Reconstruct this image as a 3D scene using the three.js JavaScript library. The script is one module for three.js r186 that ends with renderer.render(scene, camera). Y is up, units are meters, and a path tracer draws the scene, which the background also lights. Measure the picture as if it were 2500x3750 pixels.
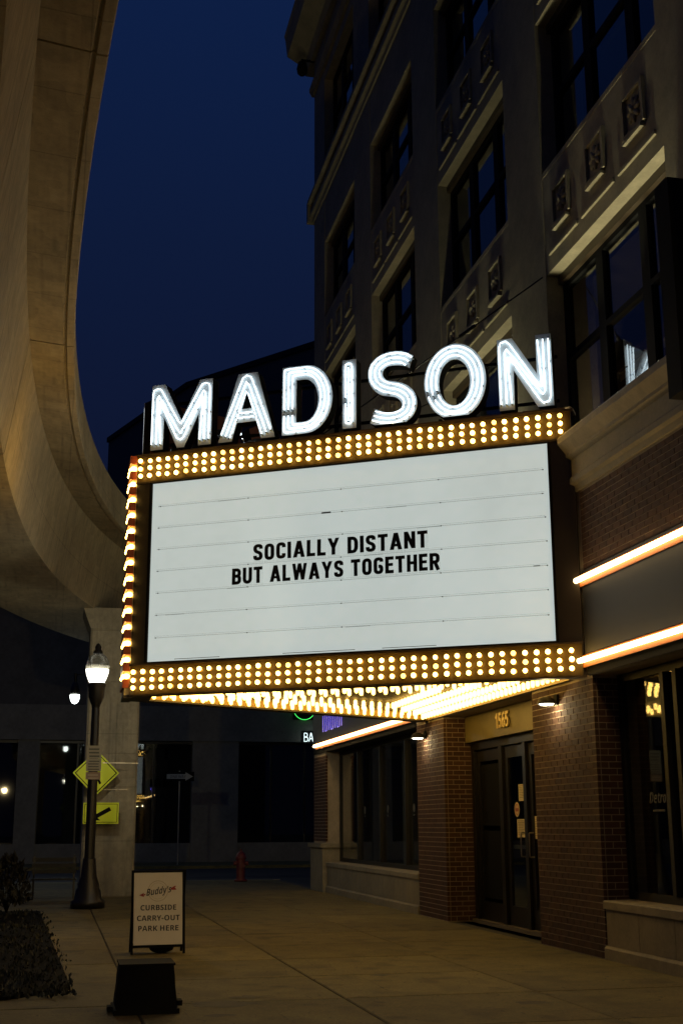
import * as THREE from 'three';
import { mergeGeometries } from 'three/addons/utils/BufferGeometryUtils.js';
import { FontLoader } from 'three/addons/loaders/FontLoader.js';
import { TextGeometry } from 'three/addons/geometries/TextGeometry.js';
import { RectAreaLightUniformsLib } from 'three/addons/lights/RectAreaLightUniformsLib.js';

const V = (x, y, z) => new THREE.Vector3(x, y, z);
const scene = new THREE.Scene();

// ---------------------------------------------------------------- camera
const camera = new THREE.PerspectiveCamera(2 * Math.atan(1875 / 4614.3) * 180 / Math.PI, 682 / 1024, 0.05, 600);
{
  const yaw = THREE.MathUtils.degToRad(12.62), pitch = THREE.MathUtils.degToRad(13.9565), roll = THREE.MathUtils.degToRad(-0.2667);
  const f0 = V(Math.sin(yaw), 0, -Math.cos(yaw)), right = V(Math.cos(yaw), 0, Math.sin(yaw)), up = V(0, 1, 0);
  const fw = f0.clone().multiplyScalar(Math.cos(pitch)).addScaledVector(up, Math.sin(pitch));
  const u = up.clone().multiplyScalar(Math.cos(pitch)).addScaledVector(f0, -Math.sin(pitch));
  const R = right.clone().multiplyScalar(Math.cos(roll)).addScaledVector(u, Math.sin(roll));
  const U = u.clone().multiplyScalar(Math.cos(roll)).addScaledVector(right, -Math.sin(roll));
  camera.position.set(0, 1.6, 0);
  camera.quaternion.setFromRotationMatrix(new THREE.Matrix4().makeBasis(R, U, fw.negate()));
}

// ---------------------------------------------------------------- night sky, last trace of dusk light, exposure
{
  const W = 64, H = 128, data = new Float32Array(W * H * 4);
  const stops = [[-90, .0040, .0046, .014], [0, .0046, .0054, .016], [14, .0044, .0074, .026], [26, .0043, .0104, .040], [40, .0041, .0142, .062], [90, .0041, .0148, .065]];
  for (let j = 0; j < H; j++) {
    const el = (j + 0.5) / H * 180 - 90;
    let k = 0; while (k < stops.length - 2 && el > stops[k + 1][0]) k++;
    const a = stops[k], b = stops[k + 1], t = Math.min(1, Math.max(0, (el - a[0]) / (b[0] - a[0])));
    for (let i = 0; i < W; i++) for (let c = 0; c < 4; c++) data[(j * W + i) * 4 + c] = c === 3 ? 1 : a[c + 1] + (b[c + 1] - a[c + 1]) * t;
  }
  const sky = new THREE.DataTexture(data, W, H, THREE.RGBAFormat, THREE.FloatType);
  sky.mapping = THREE.EquirectangularReflectionMapping; sky.magFilter = sky.minFilter = THREE.LinearFilter; sky.needsUpdate = true;
  scene.background = sky; scene.environment = sky;
}
const dusk = new THREE.DirectionalLight(0x9fb4ff, 0.004);
dusk.position.set(-30, 60, -20); dusk.castShadow = true; dusk.shadow.radius = 20;
Object.assign(dusk.shadow.camera, { left: -40, right: 40, top: 40, bottom: -40, near: 1, far: 200 });
scene.add(dusk);
RectAreaLightUniformsLib.init();
const renderer = new THREE.WebGLRenderer({ antialias: true });
renderer.setSize(682, 1024);
renderer.toneMapping = THREE.LinearToneMapping;
renderer.toneMappingExposure = 1.0;
renderer.shadowMap.enabled = true;

// ---------------------------------------------------------------- helpers
let seed = 12345;
const rnd = () => { seed = (seed * 1664525 + 1013904223) >>> 0; return seed / 4294967296; };
const rr = (a, b) => a + (b - a) * rnd();
const names = {};
function numbered(n) { const k = names[n] = (names[n] ?? -1) + 1; return k ? `${n}_${String(k).padStart(3, '0')}` : n; }
function thing(name, label, category, pos = [0, 0, 0], group, turn = 0) {
  const o = new THREE.Group(); o.name = numbered(name); o.position.set(...pos); o.rotation.y = turn;
  o.userData = { label, category }; if (group) o.userData.group = group;
  scene.add(o); return o;
}
function tag(o, label, category, group) { o.userData.label = label; o.userData.category = category; if (group) o.userData.group = group; return o; }
function topOf(o) { while (o.parent && o.parent !== scene) o = o.parent; return o; }
// uv in metres, taken from the axis each face looks along
function uvm(g) {
  g = g.index ? g.toNonIndexed() : g;
  const p = g.attributes.position, uv = new Float32Array(p.count * 2), a = V(), b = V(), c = V(), n = V();
  for (let i = 0; i < p.count; i += 3) {
    a.fromBufferAttribute(p, i); b.fromBufferAttribute(p, i + 1); c.fromBufferAttribute(p, i + 2);
    n.copy(b).sub(a).cross(c.clone().sub(a));
    const x = Math.abs(n.x), y = Math.abs(n.y), z = Math.abs(n.z);
    [a, b, c].forEach((q, k) => {
      const [s, t] = y >= x && y >= z ? [q.x, q.z] : x >= z ? [q.z, q.y] : [q.x, q.y];
      uv[(i + k) * 2] = s; uv[(i + k) * 2 + 1] = t;
    });
  }
  g.setAttribute('uv', new THREE.BufferAttribute(uv, 2)); return g;
}
function clean(g) { g = g.index ? g.toNonIndexed() : g; for (const k of Object.keys(g.attributes)) if (!['position', 'normal', 'uv'].includes(k)) g.deleteAttribute(k); if (!g.attributes.normal) g.computeVertexNormals(); return g; }
// a named mesh from geometries given in world coordinates; parent is a thing or one of its parts (those sit at the thing's origin)
function part(parent, name, geos, mat, keepUv = false) {
  geos = Array.isArray(geos) ? geos : [geos];
  let g = mergeGeometries(geos.map((x) => { x = clean(x.clone()); if (!keepUv) x = uvm(x); else if (!x.attributes.uv) x = uvm(x); return x; }), false);
  if (parent) { const t = topOf(parent).position; g.translate(-t.x, -t.y, -t.z); }
  const m = new THREE.Mesh(g, mat); m.name = parent ? name : numbered(name); m.castShadow = m.receiveShadow = true;
  (parent || scene).add(m); return m;
}
function put(parent, name, geo, mat, pos) {      // shared geometry, own place (world coordinates)
  const m = new THREE.Mesh(geo, mat); m.name = name; const t = topOf(parent).position;
  m.position.set(pos[0] - t.x, pos[1] - t.y, pos[2] - t.z); m.castShadow = m.receiveShadow = true; parent.add(m); return m;
}
function structure(name, geos, mat) { const m = part(null, name, geos, mat); m.userData.kind = 'structure'; return m; }
const box = (x0, y0, z0, x1, y1, z1) => { const g = new THREE.BoxGeometry(Math.abs(x1 - x0), Math.abs(y1 - y0), Math.abs(z1 - z0)); g.translate((x0 + x1) / 2, (y0 + y1) / 2, (z0 + z1) / 2); return g; };
function cyl(x, y0, z, y1, r0, r1 = r0, seg = 16) { const g = new THREE.CylinderGeometry(r1, r0, y1 - y0, seg); g.translate(x, (y0 + y1) / 2, z); return g; }
function rod(a, b, r, seg = 8) {
  const d = b.clone().sub(a), g = new THREE.CylinderGeometry(r, r, d.length(), seg);
  g.applyQuaternion(new THREE.Quaternion().setFromUnitVectors(V(0, 1, 0), d.normalize())); g.translate((a.x + b.x) / 2, (a.y + b.y) / 2, (a.z + b.z) / 2); return g;
}
function prism(pts, y0, y1) {                    // plan polygon [x,z] pulled up from y0 to y1
  const s = new THREE.Shape(pts.map(([x, z]) => new THREE.Vector2(x, -z)));
  const g = new THREE.ExtrudeGeometry(s, { depth: y1 - y0, bevelEnabled: false }); g.rotateX(-Math.PI / 2); g.translate(0, y0, 0); return g;
}
function alongZ(profile, z0, z1) {               // profile [x,y] pulled along z
  const s = new THREE.Shape(profile.map(([x, y]) => new THREE.Vector2(x, y)));
  const g = new THREE.ExtrudeGeometry(s, { depth: Math.abs(z1 - z0), bevelEnabled: false }); g.translate(0, 0, Math.min(z0, z1)); return g;
}
const frame = (O, U, N) => new THREE.Matrix4().makeBasis(U, V(0, 1, 0), N).setPosition(O);   // local (u, y, n) to world

// tiling fractal noise textures: colour factor for a material's own colour
function lattice(n) { const a = []; for (let i = 0; i < n * n; i++) a.push(rnd()); return (x, y) => { const xi = Math.floor(x), yi = Math.floor(y), fx = x - xi, fy = y - yi, s = fx * fx * (3 - 2 * fx), t = fy * fy * (3 - 2 * fy), q = (i, j) => a[((j % n + n) % n) * n + ((i % n + n) % n)]; return (q(xi, yi) * (1 - s) + q(xi + 1, yi) * s) * (1 - t) + (q(xi, yi + 1) * (1 - s) + q(xi + 1, yi + 1) * s) * t; }; }
function makeTex(size, metres, fn, srgb = true) {
  const d = new Uint8Array(size * size * 4);
  for (let j = 0; j < size; j++) for (let i = 0; i < size; i++) { const c = fn(i / size, j / size), k = (j * size + i) * 4; for (let q = 0; q < 3; q++) d[k + q] = Math.max(0, Math.min(255, (Array.isArray(c) ? c[q] : c) * 255)); d[k + 3] = 255; }
  const t = new THREE.DataTexture(d, size, size); t.wrapS = t.wrapT = THREE.RepeatWrapping; t.magFilter = THREE.LinearFilter; t.minFilter = THREE.LinearMipmapLinearFilter; t.generateMipmaps = true;
  if (srgb) t.colorSpace = THREE.SRGBColorSpace; t.repeat.set(1 / metres, 1 / metres); t.needsUpdate = true; return t;
}
const n4 = lattice(4), n16 = lattice(16), n64 = lattice(64), n128 = lattice(128), n256 = lattice(256);
const fbm = (u, v) => .34 * n4(u * 4, v * 4) + .27 * n16(u * 16, v * 16) + .22 * n64(u * 64, v * 64) + .17 * n256(u * 256, v * 256);
const T = {
  concrete: makeTex(1024, 5, (u, v) => { const a = fbm(u, v), b = n128(u * 128, v * 16), d = n64(u * 64, v * 4), p = n256(u * 256, v * 256) > .97 ? .72 : 1, f = (v * 4) % 1 < .012 || (u * 2) % 1 < .005 ? .86 : 1, st = d > .74 ? 1 - (d - .74) * 1.1 * n16(u * 16, v * 16) : 1, pa = n16(u * 16 + 5, v * 16 + 2) > .72 ? .94 : 1; return (.66 + .34 * a + .07 * b - .03) * p * f * st * pa; }),
  paving: makeTex(1024, 4, (u, v) => { const a = fbm(u, v), s = n16(u * 16 + 3, v * 16 + 7), t = n64(u * 64, v * 64), sp = n128(u * 128, v * 128) > .965 ? .55 : 1, g = n64(u * 64 + 9, v * 64 + 4) > .93 ? .7 : 1, f = n256(v * 256, u * 256), c = Math.abs(n16(u * 16, v * 16) - .5) < .006 && n4(u * 4, v * 4) > .55 ? .6 : 1; return Math.min(1, (.56 + .36 * a + .16 * f) * (s > .6 ? 1 - (s - .6) * .6 * (.6 + .8 * t) : 1) * sp * g * c); }),
  stone: makeTex(512, 2, (u, v) => .72 + .28 * fbm(u, v)),
  brick: makeTex(256, .5, (u, v) => { const a = fbm(u, v); return .62 + .38 * a; }),
  metal: makeTex(256, 1.5, (u, v) => .78 + .22 * fbm(u, v)),
  grain: makeTex(256, .35, (u, v) => .5 * n64(u * 64, v * 64) + .5 * n128(u * 128, v * 128), false),
  stain: makeTex(512, 6, (u, v) => { const a = n4(u * 4, v * 4) * .5 + n16(u * 16, v * 4) * .3 + n64(u * 64, v * 64) * .2; return .93 + .07 * a; }),
};
const lin = (r, g, b) => new THREE.Color().setRGB(r, g, b);
const mat = (c, rough = .8, o = {}) => new THREE.MeshStandardMaterial({ color: lin(...c), roughness: rough, ...o });
const glow = (c, k, base = [.8, .8, .8]) => new THREE.MeshStandardMaterial({ color: lin(...base), emissive: lin(...c), emissiveIntensity: k, roughness: .4 });
const M = {
  limestone: mat([.32, .275, .185], .85, { map: T.stone, bumpMap: T.grain, bumpScale: .002 }),
  baseStone: mat([.32, .275, .185], .8, { map: T.stone, bumpMap: T.grain, bumpScale: .002 }),
  ledgeStone: mat([.32, .275, .185], .8, { map: T.stone, bumpMap: T.grain, bumpScale: .003 }),
  concrete: mat([.44, .365, .23], .85, { map: T.concrete, bumpMap: T.grain, bumpScale: .002 }),
  column: mat([.36, .32, .235], .85, { map: T.concrete }),
  slab: [.17, .215, .19].map((k) => mat([k, k * .80, k * .25], .82, { map: T.paving, bumpMap: T.grain, bumpScale: .002 })),
  joint: mat([.06, .055, .045], .95),
  asphalt: mat([.05, .05, .052], .85, { map: T.paving }),
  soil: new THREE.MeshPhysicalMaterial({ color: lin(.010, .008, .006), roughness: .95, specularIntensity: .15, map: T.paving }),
  mortar: mat([.46, .38, .27], .9, { map: T.stone }),
  brick: [[.080, .029, .014], [.092, .035, .017], [.068, .025, .013], [.105, .044, .022]].map((c) => mat(c, .9, { map: T.brick, bumpMap: T.grain, bumpScale: .002 })),
  cabinet: mat([.035, .026, .018], .5, { map: T.metal }),
  trim: mat([.05, .033, .018], .45, { map: T.metal }),
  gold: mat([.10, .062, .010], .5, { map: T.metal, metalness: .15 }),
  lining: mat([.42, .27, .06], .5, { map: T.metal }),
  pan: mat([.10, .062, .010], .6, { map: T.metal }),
  socket: mat([.62, .40, .12], .35, { metalness: .4 }),
  cream: mat([.75, .62, .38], .6),
  red: mat([.30, .055, .015], .5),
  maroon: mat([.16, .035, .022], .5),
  white: mat([.80, .87, .91], .7, { map: T.stain }),
  black: new THREE.MeshPhysicalMaterial({ color: lin(.006, .006, .006), roughness: .85, specularIntensity: .25 }),
  blackSatin: mat([.016, .014, .013], .38, { metalness: .3 }),
  bronze: mat([.012, .010, .006], .62, { metalness: .3 }),
  steel: mat([.45, .43, .38], .3, { metalness: .9 }),
  band: mat([.013, .014, .021], .6, { map: T.metal }),
  lintel: mat([.22, .175, .062], .5, { map: T.metal }),
  number: mat([.72, .55, .22], .35, { metalness: .3 }),
  glass: new THREE.MeshPhysicalMaterial({ color: lin(.86, .9, .9), roughness: .015, transmission: 1, thickness: 0, ior: 1.52 }),
  coated: new THREE.MeshPhysicalMaterial({ color: lin(.7, .74, .76), roughness: .012, transmission: 1, thickness: 0, ior: 1.9 }),
  dark: mat([.012, .011, .012], .9),
  room: mat([.12, .105, .09], .9),
  lime: mat([.62, .74, .010], .45, { emissive: lin(0, 0, 0) }),
  letterBlack: mat([.008, .008, .009], .4),
};
const GLOW = {
  bulb: glow([1, .59, .12], 12), bulbDim: glow([1, .54, .09], 6), soffit: glow([1, .60, .13], 7), nose: glow([1, .59, .12], 16),
  neon: glow([.80, .94, 1.0], 2.3), panel: new THREE.MeshStandardMaterial({ color: lin(.50, .53, .52), emissive: lin(.50, .565, .54), emissiveIntensity: 1, roughness: .35, map: T.stain, emissiveMap: T.stain }),
  strip: glow([1, .68, .27], 9), lamp: glow([1, .95, .82], 3.5), lampFar: glow([.92, 1, .95], 5), sconce: glow([1, .93, .72], 6),
  green: glow([.05, 1, .12], 1.1), blue: glow([.11, .07, 1], .75), bar: glow([.8, 1, 1], 1.2), room: glow([1, .8, .5], 1.5),
};
function area(col, k, w, h, p, q) { const l = new THREE.RectAreaLight(lin(...col), k, w, h); l.position.copy(p); l.lookAt(q); scene.add(l); return l; }
function point(col, k, p, r = 1) { const l = new THREE.PointLight(lin(...col), k); l.position.copy(p); l.castShadow = true; l.shadow.radius = r; scene.add(l); return l; }
const font = await new FontLoader().loadAsync('fonts/droid/droid_sans_bold.typeface.json');
function text(str, h, depth) { const g = new TextGeometry(str, { font, size: h, depth, curveSegments: 5, bevelEnabled: false }); g.computeBoundingBox(); return g; }

// ================================================================ GROUND
structure('street', box(-160, -.32, -260, 160, -.12, 120), M.asphalt);
const walk = new THREE.Group(); walk.name = 'sidewalk'; walk.userData.kind = 'structure'; scene.add(walk);
part(walk, 'bed', [box(-5, -.119, -39.6, 6.9, -.02, 8)], M.joint);
{
  const xs = [-5, -3.2, -1.2, .82, 2.8, 4.74, 6.655], zs = []; for (let z = 8; z > -39.5; z -= 1.86) zs.push(z); zs.push(-39.6);
  // slab tops have eased edges; a few courses are one variant of tone each
  const slabGeo = (w, d) => { const e = .012, h = .06, s = new THREE.Shape([[-w / 2 + e, -d / 2 + e], [w / 2 - e, -d / 2 + e], [w / 2 - e, d / 2 - e], [-w / 2 + e, d / 2 - e]].map(([x, y]) => new THREE.Vector2(x, y))); const g = new THREE.ExtrudeGeometry(s, { depth: h - e, bevelEnabled: true, bevelSize: e, bevelThickness: e * .7, bevelSegments: 1, steps: 1 }); g.rotateX(-Math.PI / 2); g.computeBoundingBox(); g.translate(0, -g.boundingBox.max.y, 0); return g; };
  for (let j = 0; j < zs.length - 1; j++) for (let i = 0; i < xs.length - 1; i++) {
    const w = xs[i + 1] - xs[i] - .016, d = zs[j] - zs[j + 1] - .014; if (d < .3) continue;
    const cx = (xs[i] + xs[i + 1]) / 2, cz = (zs[j] + zs[j + 1]) / 2;
    const g = uvm(slabGeo(w, d)); const u = g.attributes.uv, ou = rr(0, 9), ov = rr(0, 9); for (let k = 0; k < u.count; k++) u.setXY(k, u.getX(k) + ou, u.getY(k) + ov);
    const m = new THREE.Mesh(g, M.slab[Math.floor(rnd() * 3)]); m.name = 'paving_slab'; m.position.set(cx, rr(-.002, .002), cz); m.receiveShadow = m.castShadow = true; walk.add(m);
  }
}
{ const blob = (x, z, r, n) => { const s = new THREE.Shape(Array.from({ length: n }, (_, k) => { const a = k / n * 6.283, q = r * rr(.65, 1.15); return new THREE.Vector2(Math.cos(a) * q * 1.5, Math.sin(a) * q); })); return new THREE.ShapeGeometry(s).rotateX(-Math.PI / 2).translate(x, .0045, z); }; const m = part(walk, 'stain', [blob(1.62, -12.3, .22, 22), blob(1.9, -12.75, .12, 16), blob(1.5, -11.6, .09, 14), blob(3.6, -14.2, .1, 14), blob(4.4, -11.7, .13, 16)], mat([.10, .082, .04], .8, { map: T.paving })); m.userData.kind = 'stuff'; }
part(walk, 'kerb', [box(-5.16, -.125, -39.8, 6.9, -.002, -39.615), box(-5.17, -.125, -39.6, -5.012, -.002, 8)], M.baseStone);
structure('far_sidewalk', [box(-40, -.119, -59.9, 40, .0, -54)], M.slab[1]);

// ================================================================ THEATRE BUILDING
const FX = 6.66;
const bld = thing('theatre_building', 'dark stone office block with brick ground floor behind the lit marquee', 'building', [FX, 0, -15]);
const bays = [[-12.25, -16.0], [-17.46, -21.15], [-22.8, -26.45], [-28.1, -31.75], [-6.9, -10.65]];
const GX = 6.97;                                    // window glass
// upper wall: piers, spandrels and window frames
{
  const piers = [[-10.65, -12.25], [-16.0, -17.46], [-21.15, -22.8], [-26.45, -28.1], [-31.75, -33.2], [8, -6.9]];
  for (const [a, b] of piers) {
    part(bld, 'pier', [box(FX, 6.72, b, 7.4, 18.80, a)], M.limestone);
    part(bld, 'pier', [box(FX, 19.46, b, 7.4, 24.6, a)], M.limestone);
  }
  const heads = [9.39, 13.57, 17.46], sillAbove = 1.55;
  for (const [a, b] of bays) {
    const w = a - b, cz = (a + b) / 2, near = b > -27;
    for (const h of heads) {
      const top = h === 17.46 ? 18.80 : h + sillAbove;
      part(bld, 'spandrel', [box(FX + .012, h, b, 7.0, top, a)], M.limestone);
      part(bld, 'window_head', [box(FX + .19, h - .13, b, 7.06, h, a)], M.trim);
      if (h !== 17.46) {
        part(bld, 'sill', [alongZ([[7.0, top + .002], [FX + .006, top + .002], [FX + .006, top + .08], [7.0, top + .12]], b, a)], M.limestone);
        for (let k = -1; k <= 1; k++) {
          const mz = cz + k * w * .315, y0 = h + .58, s = .30;
          const pl = part(bld, 'spandrel_panel', [box(FX - .022, h + .24, mz - .52, FX + .012, h + .285, mz + .52), box(FX - .010, h + .285, mz - .50, FX + .012, h + .31, mz + .50)], M.limestone);
          // raised square frame with a small rosette and a ledge below it
          const fr = [box(FX - .035, y0, mz - s, FX + .012, y0 + .05, mz + s), box(FX - .035, y0 + 2 * s - .05, mz - s, FX + .012, y0 + 2 * s, mz + s), box(FX - .034, y0 + .05, mz - s, FX + .012, y0 + 2 * s - .05, mz - s + .06), box(FX - .034, y0 + .05, mz + s - .06, FX + .012, y0 + 2 * s - .05, mz + s)];
          part(pl, 'square_frame', fr, M.limestone);
          if (near) {
            const ros = []; for (let q = 0; q < 8; q++) { const g = new THREE.SphereGeometry(.055, 6, 5); g.scale(.6, 1.5, .8); g.rotateX(q * Math.PI / 4); g.translate(FX, y0 + s + Math.cos(q * Math.PI / 4) * .10, mz + Math.sin(q * Math.PI / 4) * .10); ros.push(g); }
            const c = new THREE.SphereGeometry(.05, 8, 6); c.translate(FX - .01, y0 + s, mz); ros.push(c);
            part(pl, 'rosette', ros, M.limestone);
          }
          part(pl, 'ledge', [box(FX - .06, y0 - .075, mz - s * .86, FX + .012, y0 - .035, mz + s * .86)], M.limestone);
        }
      }
    }
    // windows of three storeys: frame, posts, transom, panes
    for (const [y0, y1, yt] of [[6.74, 9.26, 8.12], [11.06, 13.44, 12.35], [15.24, 17.33, 16.4], [20.1, 22.6, 21.4]]) {
      const fx0 = GX - .05, fx1 = GX + .06, g = [];
      const win = part(bld, 'window', [box(fx0, y0, b, fx1, y0 + .08, a), box(fx0, y1 - .08, b, fx1, y1, a), box(fx0, y0 + .08, b, fx1, y1 - .08, b + .10), box(fx0, y0 + .08, a - .10, fx1, y1 - .08, a)], M.black);
      const ps = [b + .10, b + w * .335, b + w * .69, a - .10];
      for (let k = 1; k < 3; k++) part(win, 'mullion', [box(fx0, y0 + .08, ps[k] - .11, fx1, y1 - .08, ps[k] + .11)], M.black);
      for (let k = 0; k < 3; k++) {
        const z0 = ps[k] + (k ? .11 : 0), z1 = ps[k + 1] - (k < 2 ? .11 : 0);
        part(win, 'transom', [box(fx0, yt - .04, z0, fx1, yt + .04, z1)], M.black);
        part(win, 'pane', [box(GX, y0 + .08, z0, GX + .004, yt - .04, z1)], M.coated);
        part(win, 'pane', [box(GX, yt + .04, z0, GX + .004, y1 - .08, z1)], M.coated);
      }
    }
  }
  part(bld, 'upper_wall', [box(FX + .02, 19.46, -31.75, 7.3, 20.1, 8), box(FX + .02, 22.6, -31.75, 7.3, 24.6, 8)], M.limestone);
  // rooms behind the glass
  part(bld, 'interior', [box(13, 0, -33.0, 13.2, 24.5, 8), box(7.45, 9.5, -32.9, 13, 10.9, 8), box(7.45, 13.7, -32.9, 13, 15.1, 8), box(7.45, 17.6, -32.9, 13, 20, 8), box(7.45, 22.7, -32.9, 13, 24.5, 8), box(7.45, 5.2, -32.9, 13, 6.7, 8), box(7.42, 0, -33.19, 14, 24.6, -33.0), box(7.42, -.1, 7.9, 14, 24.6, 8.1)], M.room);
  part(bld, 'interior_partition', [12, 17.38, 22, 27.2].map((z) => box(7.45, .02, -z - .1, 13, 24, -z + .1)), M.room);
  part(bld, 'roof', [box(6.4, 24.62, -33.5, 20, 24.8, 8.2)], M.dark);
  // belt courses and crowning cornice
  const belt = alongZ([[6.7, 18.80], [FX - .03, 18.80], [FX - .05, 18.92], [FX - .12, 18.97], [FX - .12, 19.12], [FX - .05, 19.16], [FX - .05, 19.28], [FX - .2, 19.36], [FX - .2, 19.46], [7.3, 19.46]], -33.24, 8);
  part(bld, 'belt_course', [belt, box(FX - .19, 18.8, -33.42, 9, 19.45, -33.245)], M.limestone);
  part(bld, 'belt_course', [alongZ([[6.7, 22.95], [FX - .06, 22.95], [FX - .14, 23.1], [FX - .14, 23.2], [6.7, 23.25]], -33.3, 8)], M.limestone);
  const cor = alongZ([[7.3, 24.1], [FX - .12, 24.1], [FX - .2, 24.4], [FX - .7, 24.7], [FX - .76, 25.25], [FX - .8, 25.4], [7.3, 25.4]], -34.0, 8);
  part(bld, 'cornice', [cor], M.limestone);
  // warm hung ceiling panels seen low through the second-storey glass
  const bandCols = [M.brick[3], mat([.62, .47, .26], .8), M.brick[1], mat([.55, .42, .22], .8)];
  for (let k = 0; k < 5; k++) part(bld, 'interior_panel', [box(8.30 + (k % 2) * .05, 7.72 + k * .19, -18.4, 8.42, 7.90 + k * .19, -13.9)], bandCols[k % 4]);
}
{ const c = [7.95, 7.12, -15.6], b = new THREE.SphereGeometry(.08, 12, 8); b.translate(...c); part(bld, 'room_lamp', [b], GLOW.room); part(bld, 'lamp_stand', [cyl(c[0], 6.7, c[2], 7.05, .02), cyl(c[0], 6.70, c[2], 6.72, .12)], M.black); point([1, .70, .38], 1.6, V(...c), 4); }
// moulded stone ledge over the shop front
part(bld, 'stone_ledge', [alongZ([[7.2, 5.93], [FX - .03, 5.93], [FX - .05, 6.00], [FX - .10, 6.03], [FX - .10, 6.10], [FX - .07, 6.14], [FX - .07, 6.36], [FX - .13, 6.41], [FX - .13, 6.45], [FX - .24, 6.58], [FX - .24, 6.66], [FX - .2, 6.70], [7.2, 6.73]], -15.3, 8)], M.ledgeStone);
part(bld, 'stone_ledge', [alongZ([[7.2, 5.93], [FX - .03, 5.93], [FX - .10, 6.06], [FX - .07, 6.14], [FX - .07, 6.40], [FX - .24, 6.58], [FX - .2, 6.70], [7.2, 6.73]], -33.24, -23.0)], M.ledgeStone);
part(bld, 'wall_core', [box(FX + .004, 3.455, -33.18, 7.4, 5.93, 8), box(FX + .03, 5.93, -23.0, 7.4, 6.72, -15.3), box(9.5, 3.0, -33.1, 9.6, 5.2, 8)], M.mortar);
// sign band between the light strips
part(bld, 'sign_band', [box(FX - .03, 3.74, -15.2, FX + .01, 4.82, 8)], M.band);
part(bld, 'sign_band', [box(FX - .03, 3.66, -33.2, FX + .01, 4.82, -23.3)], M.band);
part(bld, 'shopfront_head', [box(FX - .015, 3.46, -15.2, 7.05, 3.58, 8), box(FX - .015, 3.40, -33.2, 7.05, 3.54, -23.36)], M.black);

// ---- linear uplights on the ledge and the marquee roof
{
  const t = thing('linear_uplight', 'slim row of narrow uplights lying on the stone ledge beside the marquee', 'uplight', [6.5, 6.73, -14.2]);
  part(t, 'housing', [box(6.47, 6.665, -15.25, 6.53, 6.712, -12.3)], M.blackSatin);
  for (let k = 0; k < 6; k++) {
    const z = -15.15 + k * .55; part(t, 'lamp_lens', [cyl(6.5, 6.712, z, 6.718, .025, .025, 12)], glow([.95, .90, .56], 3));
    const l = new THREE.SpotLight(lin(.95, .90, .56), 27, 0, .165, .6); l.position.set(6.5, 6.73, z); l.target.position.set(6.75, 9.39, z - .35 + k * .1); l.castShadow = true; l.shadow.radius = 1; scene.add(l, l.target);
  }
}
for (const [a, b, X, Y, k, lb] of [[-17.7, -20.7, 6.22, 7.10, 64, 'long slim uplight on the marquee roof against the wall'], [-23.2, -26.3, 6.30, 6.74, 42, 'long slim uplight on the ledge past the marquee'], [-28.3, -31.6, 6.30, 6.74, 50, 'long slim uplight on the ledge close to the building corner']]) {
  const t = thing('linear_uplight', lb, 'uplight', [X, Y, (a + b) / 2]);
  part(t, 'housing', [box(X - .06, Y + .02, b, X + .06, Y + .08, a)], M.blackSatin); for (const z of [a - .3, b + .3]) part(t, 'foot', [box(X - .05, Y - .04, z - .05, X + .3, Y + .019, z + .05)], M.blackSatin);
  part(t, 'lamp_lens', [box(X - .045, Y + .081, b + .02, X + .045, Y + .088, a - .02)], glow([.95, .90, .56], 2));
  const l = new THREE.RectAreaLight(lin(.95, .90, .56), k, .09, a - b); l.position.set(X, Y + .095, (a + b) / 2); l.rotation.x = Math.PI / 2; scene.add(l);
}
// ---- brickwork
const brickVar = []; const BW = .205, BH = .0705, CO = .0815;
for (let k = 0; k < 1; k++) { const s = new THREE.Shape([[-BW / 2, -BH / 2], [BW / 2, -BH / 2], [BW / 2, BH / 2], [-BW / 2, BH / 2]].map(([x, y]) => new THREE.Vector2(x, y))); brickVar.push(uvm(new THREE.BoxGeometry(BW, BH, .05))); }
const spots = [];                                    // every visible brick: place, width, turn
function brickFace(z0, z1, y0, y1, kind, bias) {     // kind 'front': plane x = FX; 'near': plane z = z0 facing +z, from x = z0[1] to z1
  const n = Math.floor((y1 - y0) / CO);
  for (let r = 0; r < n; r++) {
    const L = z1 - z0, half = BW / 2 + .005; let a = r % 2 ? 0 : -half;
    while (a < L - .02) {
      const s = Math.max(a, 0); let e = Math.min(a + BW, L); a += BW + .0105; if (L - a < .05) { e = L; a = L; }
      if (e - s < .03) continue;
      spots.push({ kind, at: z0 + (s + e) / 2, w: e - s, y: y0 + (r + .5) * CO, bias });
    }
  }
}
brickFace(-17.26, -15.10, 0, 3.45, { axis: 'x', v: FX }, 2);
brickFace(-23.34, -21.60, 0, 3.45, { axis: 'x', v: FX }, 1);
brickFace(FX + .06, 7.20, 0, 3.45, { axis: 'z', v: -21.60 }, 0);
brickFace(FX + .06, 7.0, .0, 3.45, { axis: 'z', v: -15.10 }, 0);
brickFace(-15.2, -6, 4.84, 5.92, { axis: 'x', v: FX }, -1);
brickFace(-33.2, -31.7, 1.2, 3.40, { axis: 'x', v: FX }, -1);
const coreA = part(bld, 'brick_pier', [box(FX + .004, -.01, -17.256, 7.25, 3.45, -15.104)], M.mortar);
const coreB = part(bld, 'brick_pier', [box(FX + .004, -.01, -23.336, 7.3, 3.45, -21.604)], M.mortar);
part(bld, 'brick_pier', [box(FX + .004, 1.0, -33.19, 7.3, 3.42, -31.72)], M.mortar);
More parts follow.
